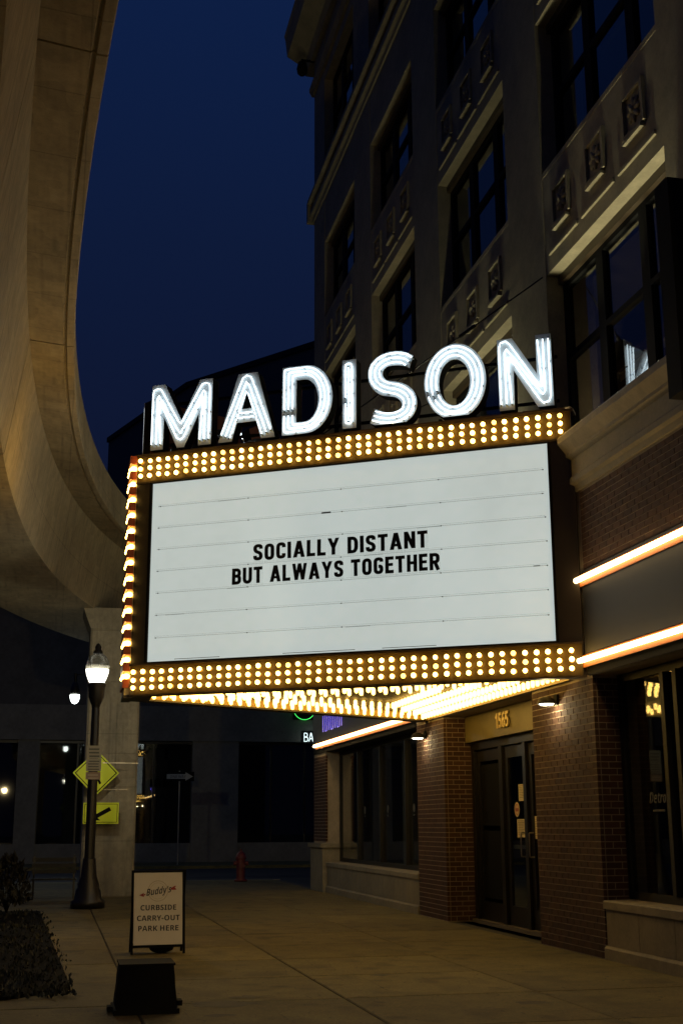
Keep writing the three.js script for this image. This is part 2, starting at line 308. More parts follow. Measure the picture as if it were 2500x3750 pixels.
{
  // the 300 that show largest: upper courses of the two piers beside the door
  const single = spots.filter((s) => s.bias === 2 && s.y > 1.62).concat(spots.filter((s) => s.bias === 1 && s.y > 2.6)).slice(0, 300), rest = [[], [], [], []], taken = new Set(single);
  const pick = () => { const r = rnd(); return r < .36 ? 0 : r < .66 ? 1 : r < .9 ? 2 : 3; };
  for (const s of spots) {
    const proud = rr(-.001, .001), kx = s.w / BW, m = pick();
    if (taken.has(s)) {
      const b = put(s.bias === 2 ? coreA : coreB, 'brick', brickVar[0], M.brick[m], [FX + .025 + proud, s.y, s.at]); b.scale.x = kx; b.rotation.y = Math.PI / 2 + rr(-.004, .004);
    } else {
      const g = new THREE.BoxGeometry(s.w, BH, .05); if (s.kind.axis === 'x') { g.rotateY(Math.PI / 2); g.translate(FX + .025 + proud, s.y, s.at); } else g.translate(s.at, s.y, s.kind.v - .025 + proud);
      rest[m].push(g);
    }
  }
  rest.forEach((r, m) => { const b = part(bld, 'brickwork', r, M.brick[m]); b.userData.kind = 'stuff'; });
}
// ---- stone base under the shop windows, blocks with open joints
function stoneBase(z0, z1, yTop) {
  const cap = part(bld, 'base_cap', [alongZ([[7.1, yTop - .10], [FX - .02, yTop - .10], [FX - .02, yTop - .015], [FX - .005, yTop], [7.1, yTop + .01]], z0, z1)], M.baseStone);
  part(bld, 'plinth', [alongZ([[7.1, -.01], [FX - .03, -.01], [FX - .03, .13], [FX - .005, .16], [7.1, .16]], z0, z1)], M.baseStone);
  const L = z1 - z0, n = Math.max(1, Math.round(L / .92)), w = L / n;
  for (let k = 0; k < n; k++) part(bld, 'base_block', [box(FX + .012, .162, z0 + k * w + .005, 7.1, yTop - .102, z0 + (k + 1) * w - .005)], M.baseStone);
  return cap;
}
stoneBase(-15.09, 2, .69); stoneBase(-31.6, -23.35, .72);
part(bld, 'corner_block', [box(6.56, 0, -33.15, 7.1, 1.06, -31.62), box(6.50, 1.062, -33.2, 7.1, 1.16, -31.56)], M.baseStone);
// ---- shop windows
function shopWindow(z0, z1, y0, y1, posts) {
  const w = part(bld, 'shop_window', [box(6.99, y0, z0, 7.07, y0 + .09, z1), box(6.99, y1 - .1, z0, 7.07, y1, z1), box(6.99, y0 + .09, z0, 7.07, y1 - .1, z0 + .09), box(6.99, y0 + .09, z1 - .09, 7.07, y1 - .1, z1)], M.bronze);
  let p = z0 + .09;
  for (const q of [...posts, z1 - .09]) {
    const last = q === z1 - .09, hw = last ? 0 : .045;
    if (!last) part(w, 'mullion', [box(6.955, y0 + .09, q - hw, 7.07, y1 - .1, q + hw)], M.bronze);
    part(w, 'pane', [box(7.02, y0 + .09, p, 7.026, y1 - .1, q - hw)], M.glass); p = q + hw;
  }
  return w;
}
shopWindow(-15.08, -2, .70, 3.45, [-13.80, -13.48, -11.2, -8.6, -5.2]);
shopWindow(-31.6, -23.36, .73, 3.40, [-29.5, -27.4, -25.3]);
part(bld, 'shop_floor', [box(7.1, -.02, -32.9, 13, .04, 8), box(10.2, .04, -32.9, 10.3, 3.4, -22.4), box(10.2, .04, -15, 10.3, 3.4, 8), box(7.44, 3.30, -32.9, 13, 3.44, 8)], M.room);
{ // faint printed name on the near shop window, stickers on the far one
  const g = text('Detroit', .13, .001); g.applyMatrix4(new THREE.Matrix4().makeShear(0, 0, .25, 0, 0, 0)); g.scale(.9, 1, 1); g.rotateY(-Math.PI / 2); g.translate(7.012, 1.84, -14.42);
  const d = mat([.08, .077, .07], .8);
  const name = part(null, 'window_lettering', [g, box(7.012, 1.74, -14.33, 7.013, 1.765, -14.02)], d); tag(name, 'pale printed name Detroit on the dark shop window beside the brick pier', 'lettering');
  for (const [z, wh] of [[-29.0, 'on the pane closest to the corner block'], [-26.9, 'on the middle pane'], [-24.85, 'on the pane beside the brick pier']]) { const s = part(null, 'window_sticker', [new THREE.RingGeometry(.05, .085, 14).rotateY(-Math.PI / 2).translate(7.012, 1.93, z), box(7.012, 1.78, z - .05, 7.013, 1.81, z + .05), box(7.0121, 1.895, z - .03, 7.0128, 1.965, z + .03)], d); tag(s, `faint round sticker ${wh} of the far shop window`, 'sticker', 'stickers on the far shop window'); }
}
// ---- doorway: lintel with street number, frames, three leaves
const DX = 7.22;
part(bld, 'door_lintel', [box(7.06, 3.0, -21.62, 7.3, 3.46, -17.25)], M.lintel);
{ const g = text('1565', .25, .02); g.scale(.84, 1, 1); g.rotateY(-Math.PI / 2); g.translate(7.045, 3.125, -19.92); part(bld, 'street_number', [g], M.number); }
part(bld, 'door_frame', [box(7.16, 2.86, -21.6, 7.3, 3.0, -17.27), box(7.16, .0, -21.6, 7.3, 2.86, -21.46), box(7.17, .0, -20.22, 7.3, 2.86, -20.06), box(7.17, .0, -19.10, 7.3, 2.86, -18.98), box(7.16, 0, -17.36, 7.3, 2.86, -17.27)], M.blackSatin);
function leaf(z0, z1, solid) {
  const d = part(bld, 'door', [box(DX, .02, z0, DX + .05, .34, z1), box(DX, 2.66, z0, DX + .05, 2.84, z1), box(DX, .34, z0, DX + .05, 2.66, z0 + .13), box(DX, .34, z1 - .13, DX + .05, 2.66, z1)], M.blackSatin);
  if (solid) for (const [a, b] of [[.40, 1.5], [1.58, 2.6]]) part(d, 'panel', [box(DX + .018, a, z0 + .135, DX + .04, b, z1 - .135)], M.black);
  else part(d, 'pane', [box(DX + .02, .34, z0 + .13, DX + .026, 2.66, z1 - .13)], M.glass);
  return d;
}
leaf(-21.45, -20.23, true);
const leafB = leaf(-20.05, -19.11), leafC = leaf(-18.97, -17.37);
function pull(d, z) { const c = new THREE.CatmullRomCurve3([V(DX - .0, 1.47, z), V(DX - .07, 1.47, z), V(DX - .075, 1.44, z), V(DX - .075, 1.14, z), V(DX - .07, 1.11, z), V(DX, 1.11, z)], false, 'catmullrom', .1); part(d, 'handle', [new THREE.TubeGeometry(c, 40, .012, 8)], M.steel); }
pull(leafB, -19.22); pull(leafC, -18.86);
part(leafB, 'push_bar', [box(DX + .06, 1.22, -19.95, DX + .09, 1.28, -19.2)], M.steel); part(leafC, 'push_bar', [box(DX + .06, 1.22, -18.85, DX + .09, 1.28, -17.5)], M.steel);
const paper = mat([.62, .54, .34], .8, { map: T.stain });
const sheetText = (z0, z1, y0, y1) => { const o = []; for (let y = y1 - .03; y > y0 + .03; y -= .026) o.push(box(DX + .0165, y, z0 + .025, DX + .0172, y + .008, z1 - rr(.02, .07))); return o; };
for (const [z0, z1, y0, y1, lb] of [[-19.50, -19.27, 1.96, 2.22, 'upper paper notice taped inside the glass door'], [-19.62, -19.28, 1.40, 1.68, 'paper notice behind the pull handle of the glass door'], [-18.90, -18.62, 1.38, 1.72, 'paper notice on the door leaf next to the brick pier']]) {
  const n = thing('door_notice', lb, 'notice', [DX, y0, z0], 'notices on the doors');
  part(n, 'sheet', [box(DX + .0175, y0, z0, DX + .0195, y1, z1)], paper); part(n, 'print', sheetText(z0, z1, y0, y1), mat([.22, .18, .12], .8));
}
for (const [z, lb] of [[-19.60, 'round sticker above the handle of the glass door'], [-18.62, 'round sticker on the door leaf by the brick pier']]) { const s = thing('door_sticker', lb, 'sticker', [DX, 1.82, z]); part(s, 'disc', [new THREE.CylinderGeometry(.115, .115, .002, 24).rotateZ(Math.PI / 2).translate(DX + .017, 1.83, z)], mat([.55, .40, .24], .7)); part(s, 'emblem', [new THREE.RingGeometry(.07, .085, 20).rotateY(-Math.PI / 2).translate(DX + .0155, 1.83, z), box(DX + .0150, 1.80, z - .07, DX + .0154, 1.85, z + .07)], mat([.30, .08, .05], .7)); }

// ---- wall sconces
function sconce(z, y, lb) {
  const t = thing('wall_sconce', lb, 'wall light', [FX, y, z], 'black wall sconces on the brick piers'), X = FX - .16;
  const dome = new THREE.SphereGeometry(.13, 24, 10, 0, Math.PI * 2, 0, Math.PI / 2); dome.scale(1, .8, 1); dome.translate(X, y, z);
  part(t, 'shade', [dome], new THREE.MeshStandardMaterial({ color: lin(.010, .009, .008), roughness: .6, side: THREE.DoubleSide }));
  part(t, 'wall_plate', [box(FX - .032, y - .01, z - .06, FX - .002, y + .13, z + .06)], M.black);
  part(t, 'lamp_lens', [new THREE.CylinderGeometry(.105, .085, .02, 24).translate(X, y - .004, z)], GLOW.sconce);
  point([1, .82, .45], .85, V(X + .01, y - .07, z), 1.5);
}
sconce(-16.30, 3.19, 'black dome sconce on the brick pier between doorway and shop window');
sconce(-22.70, 3.15, 'black dome sconce on the brick pier past the doorway');

// ---- strips of bulbs along the sign band
const stripBulb = new THREE.SphereGeometry(.037, 8, 6);
function strip(y, z0, z1, lb, single) {
  const t = thing('bulb_strip', lb, 'light strip', [FX, y, z1], 'bulb strips on the sign band');
  part(t, 'channel', [box(FX - .045, y - .09, z0, FX - .032, y + .07, z1)], mat([.42, .12, .014], .5));
  const n = Math.round((z1 - z0) / .075);
  const lone = single ? Math.ceil((-12.2 - z0) / .075) : 0; for (let k = 0; k < lone; k++) put(t, 'bulb', stripBulb, GLOW.strip, [FX - .085, y, z0 + (k + .5) * .075]);
  { const g = []; for (let k = lone; k < n; k++) { const b = new THREE.SphereGeometry(single ? .034 : .04, 6, 5); b.translate(FX - .085, y, z0 + (k + .5) * .075); g.push(b); } const m = part(t, 'bulbs', g, GLOW.strip); m.userData.kind = 'stuff'; }
  area([1, .56, .16], .5, z1 - z0, .07, V(FX - .13, y, (z0 + z1) / 2), V(FX - 5, y, (z0 + z1) / 2));
}
strip(4.71, -15.30, 7.5, 'glowing bulb strip along the top of the grey sign band', true);
strip(3.655, -15.40, 7.5, 'glowing bulb strip over the near shop window', true);
strip(3.60, -32.8, -23.4, 'glowing bulb strip over the shop window past the doorway', false);

// ---- blue neon on the far sign band, black box sign on the near pier, tie rods, camera
{
  const t = thing('neon_sign', 'small blue neon lettering on the sign band near the building corner', 'neon sign', [FX - .05, 3.86, -31.6]), tubes = [];
  let z = -31.75; for (let k = 0; k < 10; k++) { tubes.push(rod(V(FX - .06, 3.90, z), V(FX - .06, 4.30, z), .010, 6)); if (k % 3 === 1) tubes.push(rod(V(FX - .06, 3.90, z), V(FX - .06, 3.90, z + .2), .010, 6)); z += .24; }
  const m = part(t, 'neon_tube', tubes, GLOW.blue); m.userData.kind = 'stuff'; point([.1, .08, 1], .05, V(FX - .2, 4.05, -30.8));
}
{ const t = thing('blade_sign', 'black box sign fixed to the stone pier above the ledge', 'sign', [6.3, 6.05, -11.6]); part(t, 'box', [box(6.29, 6.06, -11.86, 6.62, 8.55, -11.55)], M.black); part(t, 'bracket', [box(6.6, 6.5, -11.74, 6.7, 6.6, -11.66), box(6.6, 8.2, -11.74, 6.7, 8.3, -11.66)], M.blackSatin); }
{ const t = thing('security_camera', 'dark dome camera hanging from a bracket at the roof corner', 'camera', [6.28, 23.6, -33.2]); const d = new THREE.SphereGeometry(.16, 14, 10); d.translate(6.28, 23.74, -33.2); part(t, 'dome', [d, cyl(6.28, 23.80, -33.2, 24.02, .17, .12)], M.black); part(t, 'bracket', [cyl(6.28, 24.0, -33.2, 24.12, .03), box(6.25, 24.08, -33.22, 6.7, 24.13, -33.16)], M.black); }

// ================================================================ MARQUEE
const T1 = V(.986, 0, -18.79), E1 = V(6.62, 0, -15.24), T2 = V(.986, 0, -19.45), E2 = V(6.62, 0, -22.75);
const U1 = E1.clone().sub(T1).normalize(), N1 = V(U1.x, 0, U1.z).cross(V(0, 1, 0)).normalize();   // near face: along, out of it
const U2 = T2.clone().sub(E2).normalize(), N2 = V(U2.x, 0, U2.z).cross(V(0, 1, 0)).normalize();   // far face reads from the other side
const F1 = frame(T1, U1, N1), F2 = frame(E2, U2, N2), L1 = E1.distanceTo(T1), L2 = E2.distanceTo(T2);
const on = (F, g) => g.applyMatrix4(F);
const fbox = (F, u0, y0, n0, u1, y1, n1) => on(F, box(u0, y0, n0, u1, y1, n1));
const mq = thing('theatre_marquee', 'triangular theatre marquee with white neon letters, message board and gold bulb bands', 'marquee', [3.6, 3.44, -19.1]);
const inset = (d, dn = 0) => { // plan triangle moved inwards
  const p = (o, n) => [o.clone().addScaledVector(n, -d)];
  const a = E1.clone().addScaledVector(N1, -d), b = T1.clone().addScaledVector(N1, -d), c = T2.clone().addScaledVector(N2, -d), e = E2.clone().addScaledVector(N2, -d);
  const nx = T1.x + d * .9, hit = (P, U) => { const s = (nx - P.x) / U.x; return [nx, P.z + U.z * s]; }, wall = (P, U) => { const s = (FX - .012 - dn - P.x) / U.x; return [FX - .012 - dn, P.z + U.z * s]; };
  return [wall(a, U1), hit(b, U1), hit(c, U2), wall(e, U2)];
};
part(mq, 'cabinet', [prism(inset(.05), 3.62, 7.06)], M.cabinet);
part(mq, 'roof_edge', [fbox(F1, .02, 7.062, -.25, L1 + .02, 7.10, .012), fbox(F2, -.02, 7.062, -.25, L2 - .02, 7.10, .012)], M.trim);
// rim of the soffit: flat lips with golden inner sides
part(mq, 'soffit_rim', [fbox(F1, -.05, 3.445, -.20, L1 + .03, 3.62, -.052), fbox(F2, -.03, 3.445, -.20, L2 + .05, 3.62, -.052), box(T1.x + .02, 3.446, -19.48, T1.x + .36, 3.618, -18.74)], M.trim);
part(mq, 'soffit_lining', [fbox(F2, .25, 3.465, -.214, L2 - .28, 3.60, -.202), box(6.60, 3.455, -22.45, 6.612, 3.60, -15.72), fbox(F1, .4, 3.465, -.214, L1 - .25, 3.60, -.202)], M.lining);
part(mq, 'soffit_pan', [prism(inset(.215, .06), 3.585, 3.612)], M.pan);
{
  const g = [], pill = new THREE.CapsuleGeometry(.030, .052, 4, 10);
  for (let k = 0; k < 5; k++) {
    const poly = inset(.30 + k * .36, .15 + k * .36); if (poly[0][1] - poly[3][1] < .5 || poly[1][1] < poly[2][1] + .02) { if (k > 3) break; }
    for (let e = 0; e < 4; e++) {
      const [ax, az] = poly[e], [bx, bz] = poly[(e + 1) % 4], L = Math.hypot(bx - ax, bz - az), n = Math.max(1, Math.round(L / .185));
      for (let q = 0; q < n; q++) { const t = (q + (k % 2 ? .5 : 0)) / n; g.push(pill.clone().translate(ax + (bx - ax) * t, 3.518, az + (bz - az) * t)); }
    }
  }
  part(mq, 'soffit_bulbs', g, GLOW.soffit).userData.kind = 'stuff';
  // soft light of the soffit: rows of panels just below the bulbs
  for (const [x, z, w, d] of [[5.6, -19.0, 5.6, 1.7], [3.9, -19.05, 3.6, 1.7], [2.5, -19.1, 2.0, 1.1]]) { const l = new THREE.RectAreaLight(lin(1, .64, .17), .12, d, w); l.position.set(x, 3.44, z); l.rotation.x = -Math.PI / 2; scene.add(l); }
}
// bulb bands of both faces; the bulbs of the face in view are single parts
const bulbGeo = (() => {
  const s = new THREE.SphereGeometry(.0335, 12, 8); s.translate(0, 0, .05); const c = new THREE.CylinderGeometry(.028, .036, .034, 10, 1, true); c.rotateX(Math.PI / 2); c.translate(0, 0, .017);
  const g = mergeGeometries([s.toNonIndexed(), c.toNonIndexed()], true); return g;
})();
function bulbBand(F, yc, L, u0, near) {
  const band = part(mq, 'bulb_band', [fbox(F, .03, yc - .205, -.055, L - .02, yc + .21, -.004)], M.gold);
  part(band, 'band_trim', [fbox(F, .0, yc - .232, -.055, L - .0, yc - .206, .022), fbox(F, .0, yc + .211, -.055, L - .0, yc + .235, .022)], M.trim);
  const rest = [];
  for (let r = -1; r <= 1; r++) for (let k = 0; k < 43; k++) {
    const p = V(u0 + k * .1522, yc + r * .1155, -.004).applyMatrix4(F);
    if (near) { const b = put(band, 'bulb', bulbGeo, [rnd() < .16 ? GLOW.bulbDim : GLOW.bulb, M.socket], [p.x, p.y, p.z]); b.quaternion.setFromRotationMatrix(F.clone().setPosition(0, 0, 0)); b.rotateX(rr(-.13, .13)); b.rotateY(rr(-.13, .13)); b.scale.setScalar(rr(.94, 1.05)); }
    else rest.push(new THREE.SphereGeometry(.033, 6, 5).translate(p.x + N2.x * .05, p.y, p.z + N2.z * .05));
  }
  if (rest.length) { const m = part(band, 'bulbs', rest, GLOW.bulb); m.userData.kind = 'stuff'; }
  const c = V(L / 2, yc, .11).applyMatrix4(F), q = V(L / 2, yc, 5).applyMatrix4(F); area([1, .62, .15], .25, L - .3, .34, c, q);
}
for (const yc of [6.884, 3.672]) { bulbBand(F1, yc, L1, .113, true); bulbBand(F2, yc, L2, .06, false); }
// message board
function board(F, L, off) {
  for (const [a, b] of [[.03, off - .036], [off + 6.046, L - .01]]) part(mq, 'board_surround', [fbox(F, a, 3.91, -.055, b, 6.65, -.006)], M.cabinet);
  part(mq, 'board_frame', [fbox(F, off - .035, 3.905, -.05, off, 6.665, .02), fbox(F, off + 6.01, 3.905, -.05, off + 6.045, 6.665, .02), fbox(F, off, 3.905, -.05, off + 6.01, 3.93, .02), fbox(F, off, 6.64, -.05, off + 6.01, 6.665, .02)], M.black);
  const p = part(mq, 'sign_board', [fbox(F, off, 3.93, -.04, off + 6.01, 6.64, -.02)], GLOW.panel);
  const c = V(off + 3, 5.28, .06).applyMatrix4(F), q = V(off + 3, 5.28, 5).applyMatrix4(F); area([.50, .565, .54], .12, 6, 2.7, c, q);
  return p;
}
const boardA = board(F1, L1, .30), boardB = board(F2, L2, .22);
const rail = mat([.30, .33, .32], .5, { transparent: true, opacity: .17 });
for (const y of [6.276, 5.943, 5.613, 5.282, 4.95, 4.62, 4.284]) {
  part(boardA, 'letter_track', [fbox(F1, .40, y - .006, -.0195, 6.235, y + .006, -.012)], rail);
  part(boardA, 'letter_track', [fbox(F1, .40, y + .022, -.0195, 6.235, y + .026, -.014)], rail);
}
{ // dark clips and streaks along the tracks
  const g = []; for (const y of [6.276, 5.943, 5.613, 5.282, 4.95, 4.62, 4.284]) { for (let k = 0; k < 5; k++) { const u = .42 + k * 1.45 + rr(-.02, .02); g.push(fbox(F1, u, y - .010, -.012, u + .018, y + .006, -.008)); } for (let k = 0; k < 1; k++) { const u = rr(.5, 5.4), w = rr(.1, .5); g.push(fbox(F1, u, y - .009, -.0118, u + w, y - .005, -.0100)); } }
  g.push(fbox(F1, 3.03, 5.935, -.012, 3.17, 5.957, -.007), fbox(F1, 6.05, 4.945, -.012, 6.14, 4.957, -.007)); for (let k = 0; k < 5; k++) { const u = rr(.6, 4.8); g.push(fbox(F1, u, 3.955, -.0195, u + rr(.3, .9), 3.962, -.015)); }
  const m = part(boardA, 'track_clips', g, mat([.07, .08, .08], .6)); m.userData.kind = 'stuff';
}
// black changeable letters: own stroke alphabet, one mesh a letter
function strokeRun(pts, w, closed) {
  const n = pts.length, Lp = [], Rp = [], P = (i) => pts[(i + n) % n];
  for (let i = 0; i < n; i++) {
    const a = closed || i > 0 ? P(i - 1) : null, b = P(i), c = closed || i < n - 1 ? P(i + 1) : null;
    const d1 = a ? [b[0] - a[0], b[1] - a[1]] : [c[0] - b[0], c[1] - b[1]], d2 = c ? [c[0] - b[0], c[1] - b[1]] : d1;
    const nn = (d) => { const l = Math.hypot(d[0], d[1]); return [-d[1] / l, d[0] / l]; }, p = nn(d1), q = nn(d2);
    let m = [p[0] + q[0], p[1] + q[1]]; const l2 = m[0] * m[0] + m[1] * m[1], k = Math.min(2 / l2, 1.6); m = [m[0] * k * w / 2, m[1] * k * w / 2];
    Lp.push([b[0] + m[0], b[1] + m[1]]); Rp.push([b[0] - m[0], b[1] - m[1]]);
  }
  return [Lp, Rp];
}
function strokeGeo(pts, w, closed, depth) {
  const [A, B] = strokeRun(pts, w, closed), v = (p) => new THREE.Vector2(p[0], p[1]);
  const area2 = (P) => P.reduce((s, p, i) => { const q = P[(i + 1) % P.length]; return s + p[0] * q[1] - q[0] * p[1]; }, 0);
  let sh; if (closed) { const [o, h] = Math.abs(area2(A)) > Math.abs(area2(B)) ? [A, B] : [B, A]; sh = new THREE.Shape(o.map(v)); sh.holes.push(new THREE.Path(h.map(v))); } else sh = new THREE.Shape([...A, ...B.reverse()].map(v));
  return new THREE.ExtrudeGeometry(sh, { depth, bevelEnabled: false });
}
function corner(pts, r, closed) { // rounds the inner points of a run
  const out = [], n = pts.length;
  for (let i = 0; i < n; i++) {
    if (!closed && (i === 0 || i === n - 1)) { out.push(pts[i]); continue; }
    const a = pts[(i - 1 + n) % n], b = pts[i]; if (b[2] === 0) { out.push([b[0], b[1]]); continue; } const c = pts[(i + 1) % n], cut = (p) => { const l = Math.hypot(p[0] - b[0], p[1] - b[1]), t = Math.min(r, l * .48) / l; return [b[0] + (p[0] - b[0]) * t, b[1] + (p[1] - b[1]) * t]; };
    const s = cut(a), e = cut(c); for (let k = 0; k <= 4; k++) { const t = k / 4; out.push([(1 - t) * (1 - t) * s[0] + 2 * t * (1 - t) * b[0] + t * t * e[0], (1 - t) * (1 - t) * s[1] + 2 * t * (1 - t) * b[1] + t * t * e[1]]); }
  }
  return out;
}
const paraPts = (x0, y0, x1, y1, w) => [[x0, y0], [x0 + w, y0], [x1 + w, y1], [x1, y1]], para = (x0, y0, x1, y1, w, D) => new THREE.ExtrudeGeometry(new THREE.Shape((y1 > y0 ? paraPts(x0, y0, x1, y1, w) : paraPts(x1, y1, x0, y0, w)).map(([x, y]) => new THREE.Vector2(x, y))), { depth: D, bevelEnabled: false });
const sw = .20, h0 = sw / 2, h1 = 1 - sw / 2;        // stroke and centre lines in cap heights
const R2 = .22;
const ABC = {
  S: [.52, [[corner([[.52 - h0, .70], [.52 - h0, h1], [h0, h1], [h0, .56], [.52 - h0, .44], [.52 - h0, h0], [h0, h0], [h0, .30]], R2), 0]]],
  O: [.54, [[corner([[h0, h0], [.54 - h0, h0], [.54 - h0, h1], [h0, h1]], R2, 1), 1]]],
  C: [.52, [[corner([[.52 - h0, .68], [.52 - h0, h1], [h0, h1], [h0, h0], [.52 - h0, h0], [.52 - h0, .32]], R2), 0]]],
  I: [.20, [[[[h0, 0], [h0, 1]], 0]]],
  A: [.64, [['para', 0, 0, .21, 1, .21], ['para', .43, 0, .22, 1, .21], [[[.17, .27], [.47, .27]], 0, .15]]],
  L: [.46, [[[[h0, 1], [h0, h0], [.46, h0]], 0]]],
  Y: [.62, [['para', 0, 1, .21, .42, .20], ['para', .42, 1, .21, .42, .20], [[[.31, .46], [.31, 0]], 0]]],
  D: [.56, [[corner([[h0, h0, 0], [.36, h0], [.56 - h0, .28], [.56 - h0, .72], [.36, h1], [h0, h1, 0]], .12, 1), 1]]],
  T: [.52, [[[[0, h1], [.52, h1]], 0], [[[.26, .86], [.26, 0]], 0]]],
  N: [.58, [[[[h0, 0], [h0, 1]], 0], [[[.48, 0], [.48, 1]], 0], ['para', .01, 1, .37, 0, .20]]],
  B: [.55, [[corner([[h0, h0, 0], [.45, h0], [.45, .52], [h0, .52, 0]], .17, 1), 1], [corner([[h0, .52, 0], [.43, .52], [.43, h1], [h0, h1, 0]], .17, 1), 1]]],
  U: [.55, [[corner([[h0, 1], [h0, h0], [.55 - h0, h0], [.55 - h0, 1]], R2), 0]]],
  W: [.86, [['para', 0, 1, .15, 0, .19], ['para', .15, 0, .335, 1, .19], ['para', .335, 1, .52, 0, .19], ['para', .52, 0, .67, 1, .19]]],
  G: [.54, [[corner([[.54 - h0, .72], [.54 - h0, h1], [h0, h1], [h0, h0], [.54 - h0, h0], [.54 - h0, .46], [.27, .46]], R2 * .8), 0]]],
  E: [.47, [[[[.47, h1], [h0, h1], [h0, h0], [.47, h0]], 0], [[[.15, .52], [.43, .52]], 0, .18]]],
  H: [.56, [[[[h0, 0], [h0, 1]], 0], [[[.56 - h0, 0], [.56 - h0, 1]], 0], [[[.17, .52], [.39, .52]], 0, .18]]],
  R: [.57, [[corner([[h0, .47, 0], [.45, .47], [.45, h1], [h0, h1, 0]], .17, 1), 1], [[[h0, .55], [h0, 0]], 0], [[[.28, .50], [.47, 0]], 0]]],
};
const plate_ = mat([.92, .95, .95], .25, { transparent: true, opacity: .05 });
function message(str, y, u0, u1, H) {
  const space = .34, gap = .105; let total = 0; for (const c of str) total += c === ' ' ? space : ABC[c][0] + gap; total -= gap;
  const kx = (u1 - u0) / (total * H); let u = u0;
  for (const c of str) {
    if (c === ' ') { u += space * H * kx; continue; }
    const tilt = rr(-.009, .009), dy = rr(-.003, .003);
    part(boardA, 'letter_plate', [on(F1, new THREE.BoxGeometry(ABC[c][0] * H * kx + .018, H + .075, .002).translate(ABC[c][0] * H * kx / 2, H / 2, 0).rotateZ(tilt).translate(u, y + dy, -.0125))], plate_);
    const geos = ABC[c][1].map(([run, closed, w, ...q], k) => { const D = (.006 - k * .0012) / H, g = run === 'para' ? para(closed, w, ...q, D) : strokeGeo(run, w || sw, !!closed, D); g.scale(H * kx, H, H); g.rotateZ(tilt); g.translate(u, y + dy, -.010); return on(F1, g); });
    part(boardA, 'message_letter', geos, M.letterBlack); u += (ABC[c][0] + gap) * H * kx;
  }
}
message('SOCIALLY DISTANT', 5.322, 1.976, 4.594, .242);
message('BUT ALWAYS TOGETHER', 4.993, 1.642, 4.764, .240);

// ---- neon channel letters on the roof edge
const P2 = (a) => a.map(([x, y]) => new THREE.Vector2(x, y));
const ell = (cx, cy, rx, ry, a0, a1, n) => Array.from({ length: n + 1 }, (_, k) => { const a = a0 + (a1 - a0) * k / n; return [cx + rx * Math.cos(a), cy + ry * Math.sin(a)]; });
const smooth = (pts, n) => new THREE.CatmullRomCurve3(pts.map(([x, y]) => V(x, y, 0)), false, 'centripetal').getSpacedPoints(n).map((p) => [p.x, p.y]);
const sOut = smooth([[4.44, .989], [4.305, 1.063], [4.147, 1.094], [3.94, 1.056], [3.795, .938], [3.756, .75], [3.807, .583], [3.932, .456], [4.183, .378], [4.26, .274], [4.227, .183], [4.102, .159], [3.976, .189], [3.843, .257]], 48);
const sIn = smooth([[4.379, .809], [4.317, .845], [4.191, .873], [4.033, .866], [3.973, .77], [4.03, .667], [4.187, .623], [4.374, .528], [4.465, .391], [4.482, .248], [4.428, .097], [4.318, .001]], 40).concat([[3.848, .002], [3.777, .039]]);
const oBot = Math.asin(.5 / .563), oO = ell(5.045, .52, .4505, .563, -Math.PI / 2 + .42, 1.5 * Math.PI - .42, 48).map(([x, y]) => [x, Math.max(y, 0)]);
const OUT = {
  M: [[[.24, 0], [.447, 0], [.457, .522], [.691, 0], [.806, 0], [1.046, .521], [1.047, 0], [1.255, 0], [1.268, 1.047], [1.06, 1.047], [.758, .429], [.463, 1.047], [.246, 1.047]]],
  A: [[[1.38, 0], [1.594, 0], [1.675, .283], [1.998, .283], [2.077, 0], [2.295, 0], [2.005, 1.05], [1.696, 1.05]], [[1.841, .783], [1.757, .49], [1.939, .49]]],
  D: [[[2.408, 0], [2.80, 0], ...ell(2.79, .5265, .412, .5265, -Math.PI / 2 + .08, Math.PI / 2 - .08, 20), [2.80, 1.053], [2.416, 1.053]], [[2.632, .18], ...ell(2.76, .508, .222, .33, -Math.PI / 2, Math.PI / 2, 14), [2.636, .838]]],
  I: [[[3.355, 0], [3.566, 0], [3.573, 1.052], [3.359, 1.052]]],
  S: [[...sOut, ...sIn.slice(-2).reverse(), ...sIn.slice(0, -2).reverse()]],
  O: [oO, ell(5.038, .508, .224, .345, 0, Math.PI * 2, 32).slice(0, -1)],
  N: [[[5.665, 1.05], [5.88, 1.054], [6.211, .487], [6.21, 1.055], [6.422, 1.052], [6.43, 0], [6.209, 0], [5.888, .574], [5.884, 0], [5.673, 0]]],
};
// centre lines of the tubes
function offsetRun(pts, d) {
  const out = [], n = pts.length;
  for (let i = 0; i < n; i++) {
    const b = pts[i], dir = (p, q) => { const l = Math.hypot(q[0] - p[0], q[1] - p[1]); return [(q[0] - p[0]) / l, (q[1] - p[1]) / l]; };
    if (i === 0 || i === n - 1) { const t = i ? dir(pts[i - 1], b) : dir(b, pts[1]); out.push([b[0] - t[1] * d, b[1] + t[0] * d]); continue; }
    const t1 = dir(pts[i - 1], b), t2 = dir(b, pts[i + 1]), cr = t1[0] * t2[1] - t1[1] * t2[0], cs = t1[0] * t2[0] + t1[1] * t2[1];
    if (cr * d < 0) { out.push([b[0] - t1[1] * d + t1[0] * Math.abs(d) * .7, b[1] + t1[0] * d + t1[1] * Math.abs(d) * .7], [b[0] - t2[1] * d - t2[0] * Math.abs(d) * .7, b[1] + t2[0] * d - t2[1] * Math.abs(d) * .7]); }
    else { const k = d / Math.max(.35, 1 + cs); const m = [-(t1[1] + t2[1]), t1[0] + t2[0]]; out.push([b[0] + m[0] * k, b[1] + m[1] * k]); }
  }
  return out;
}
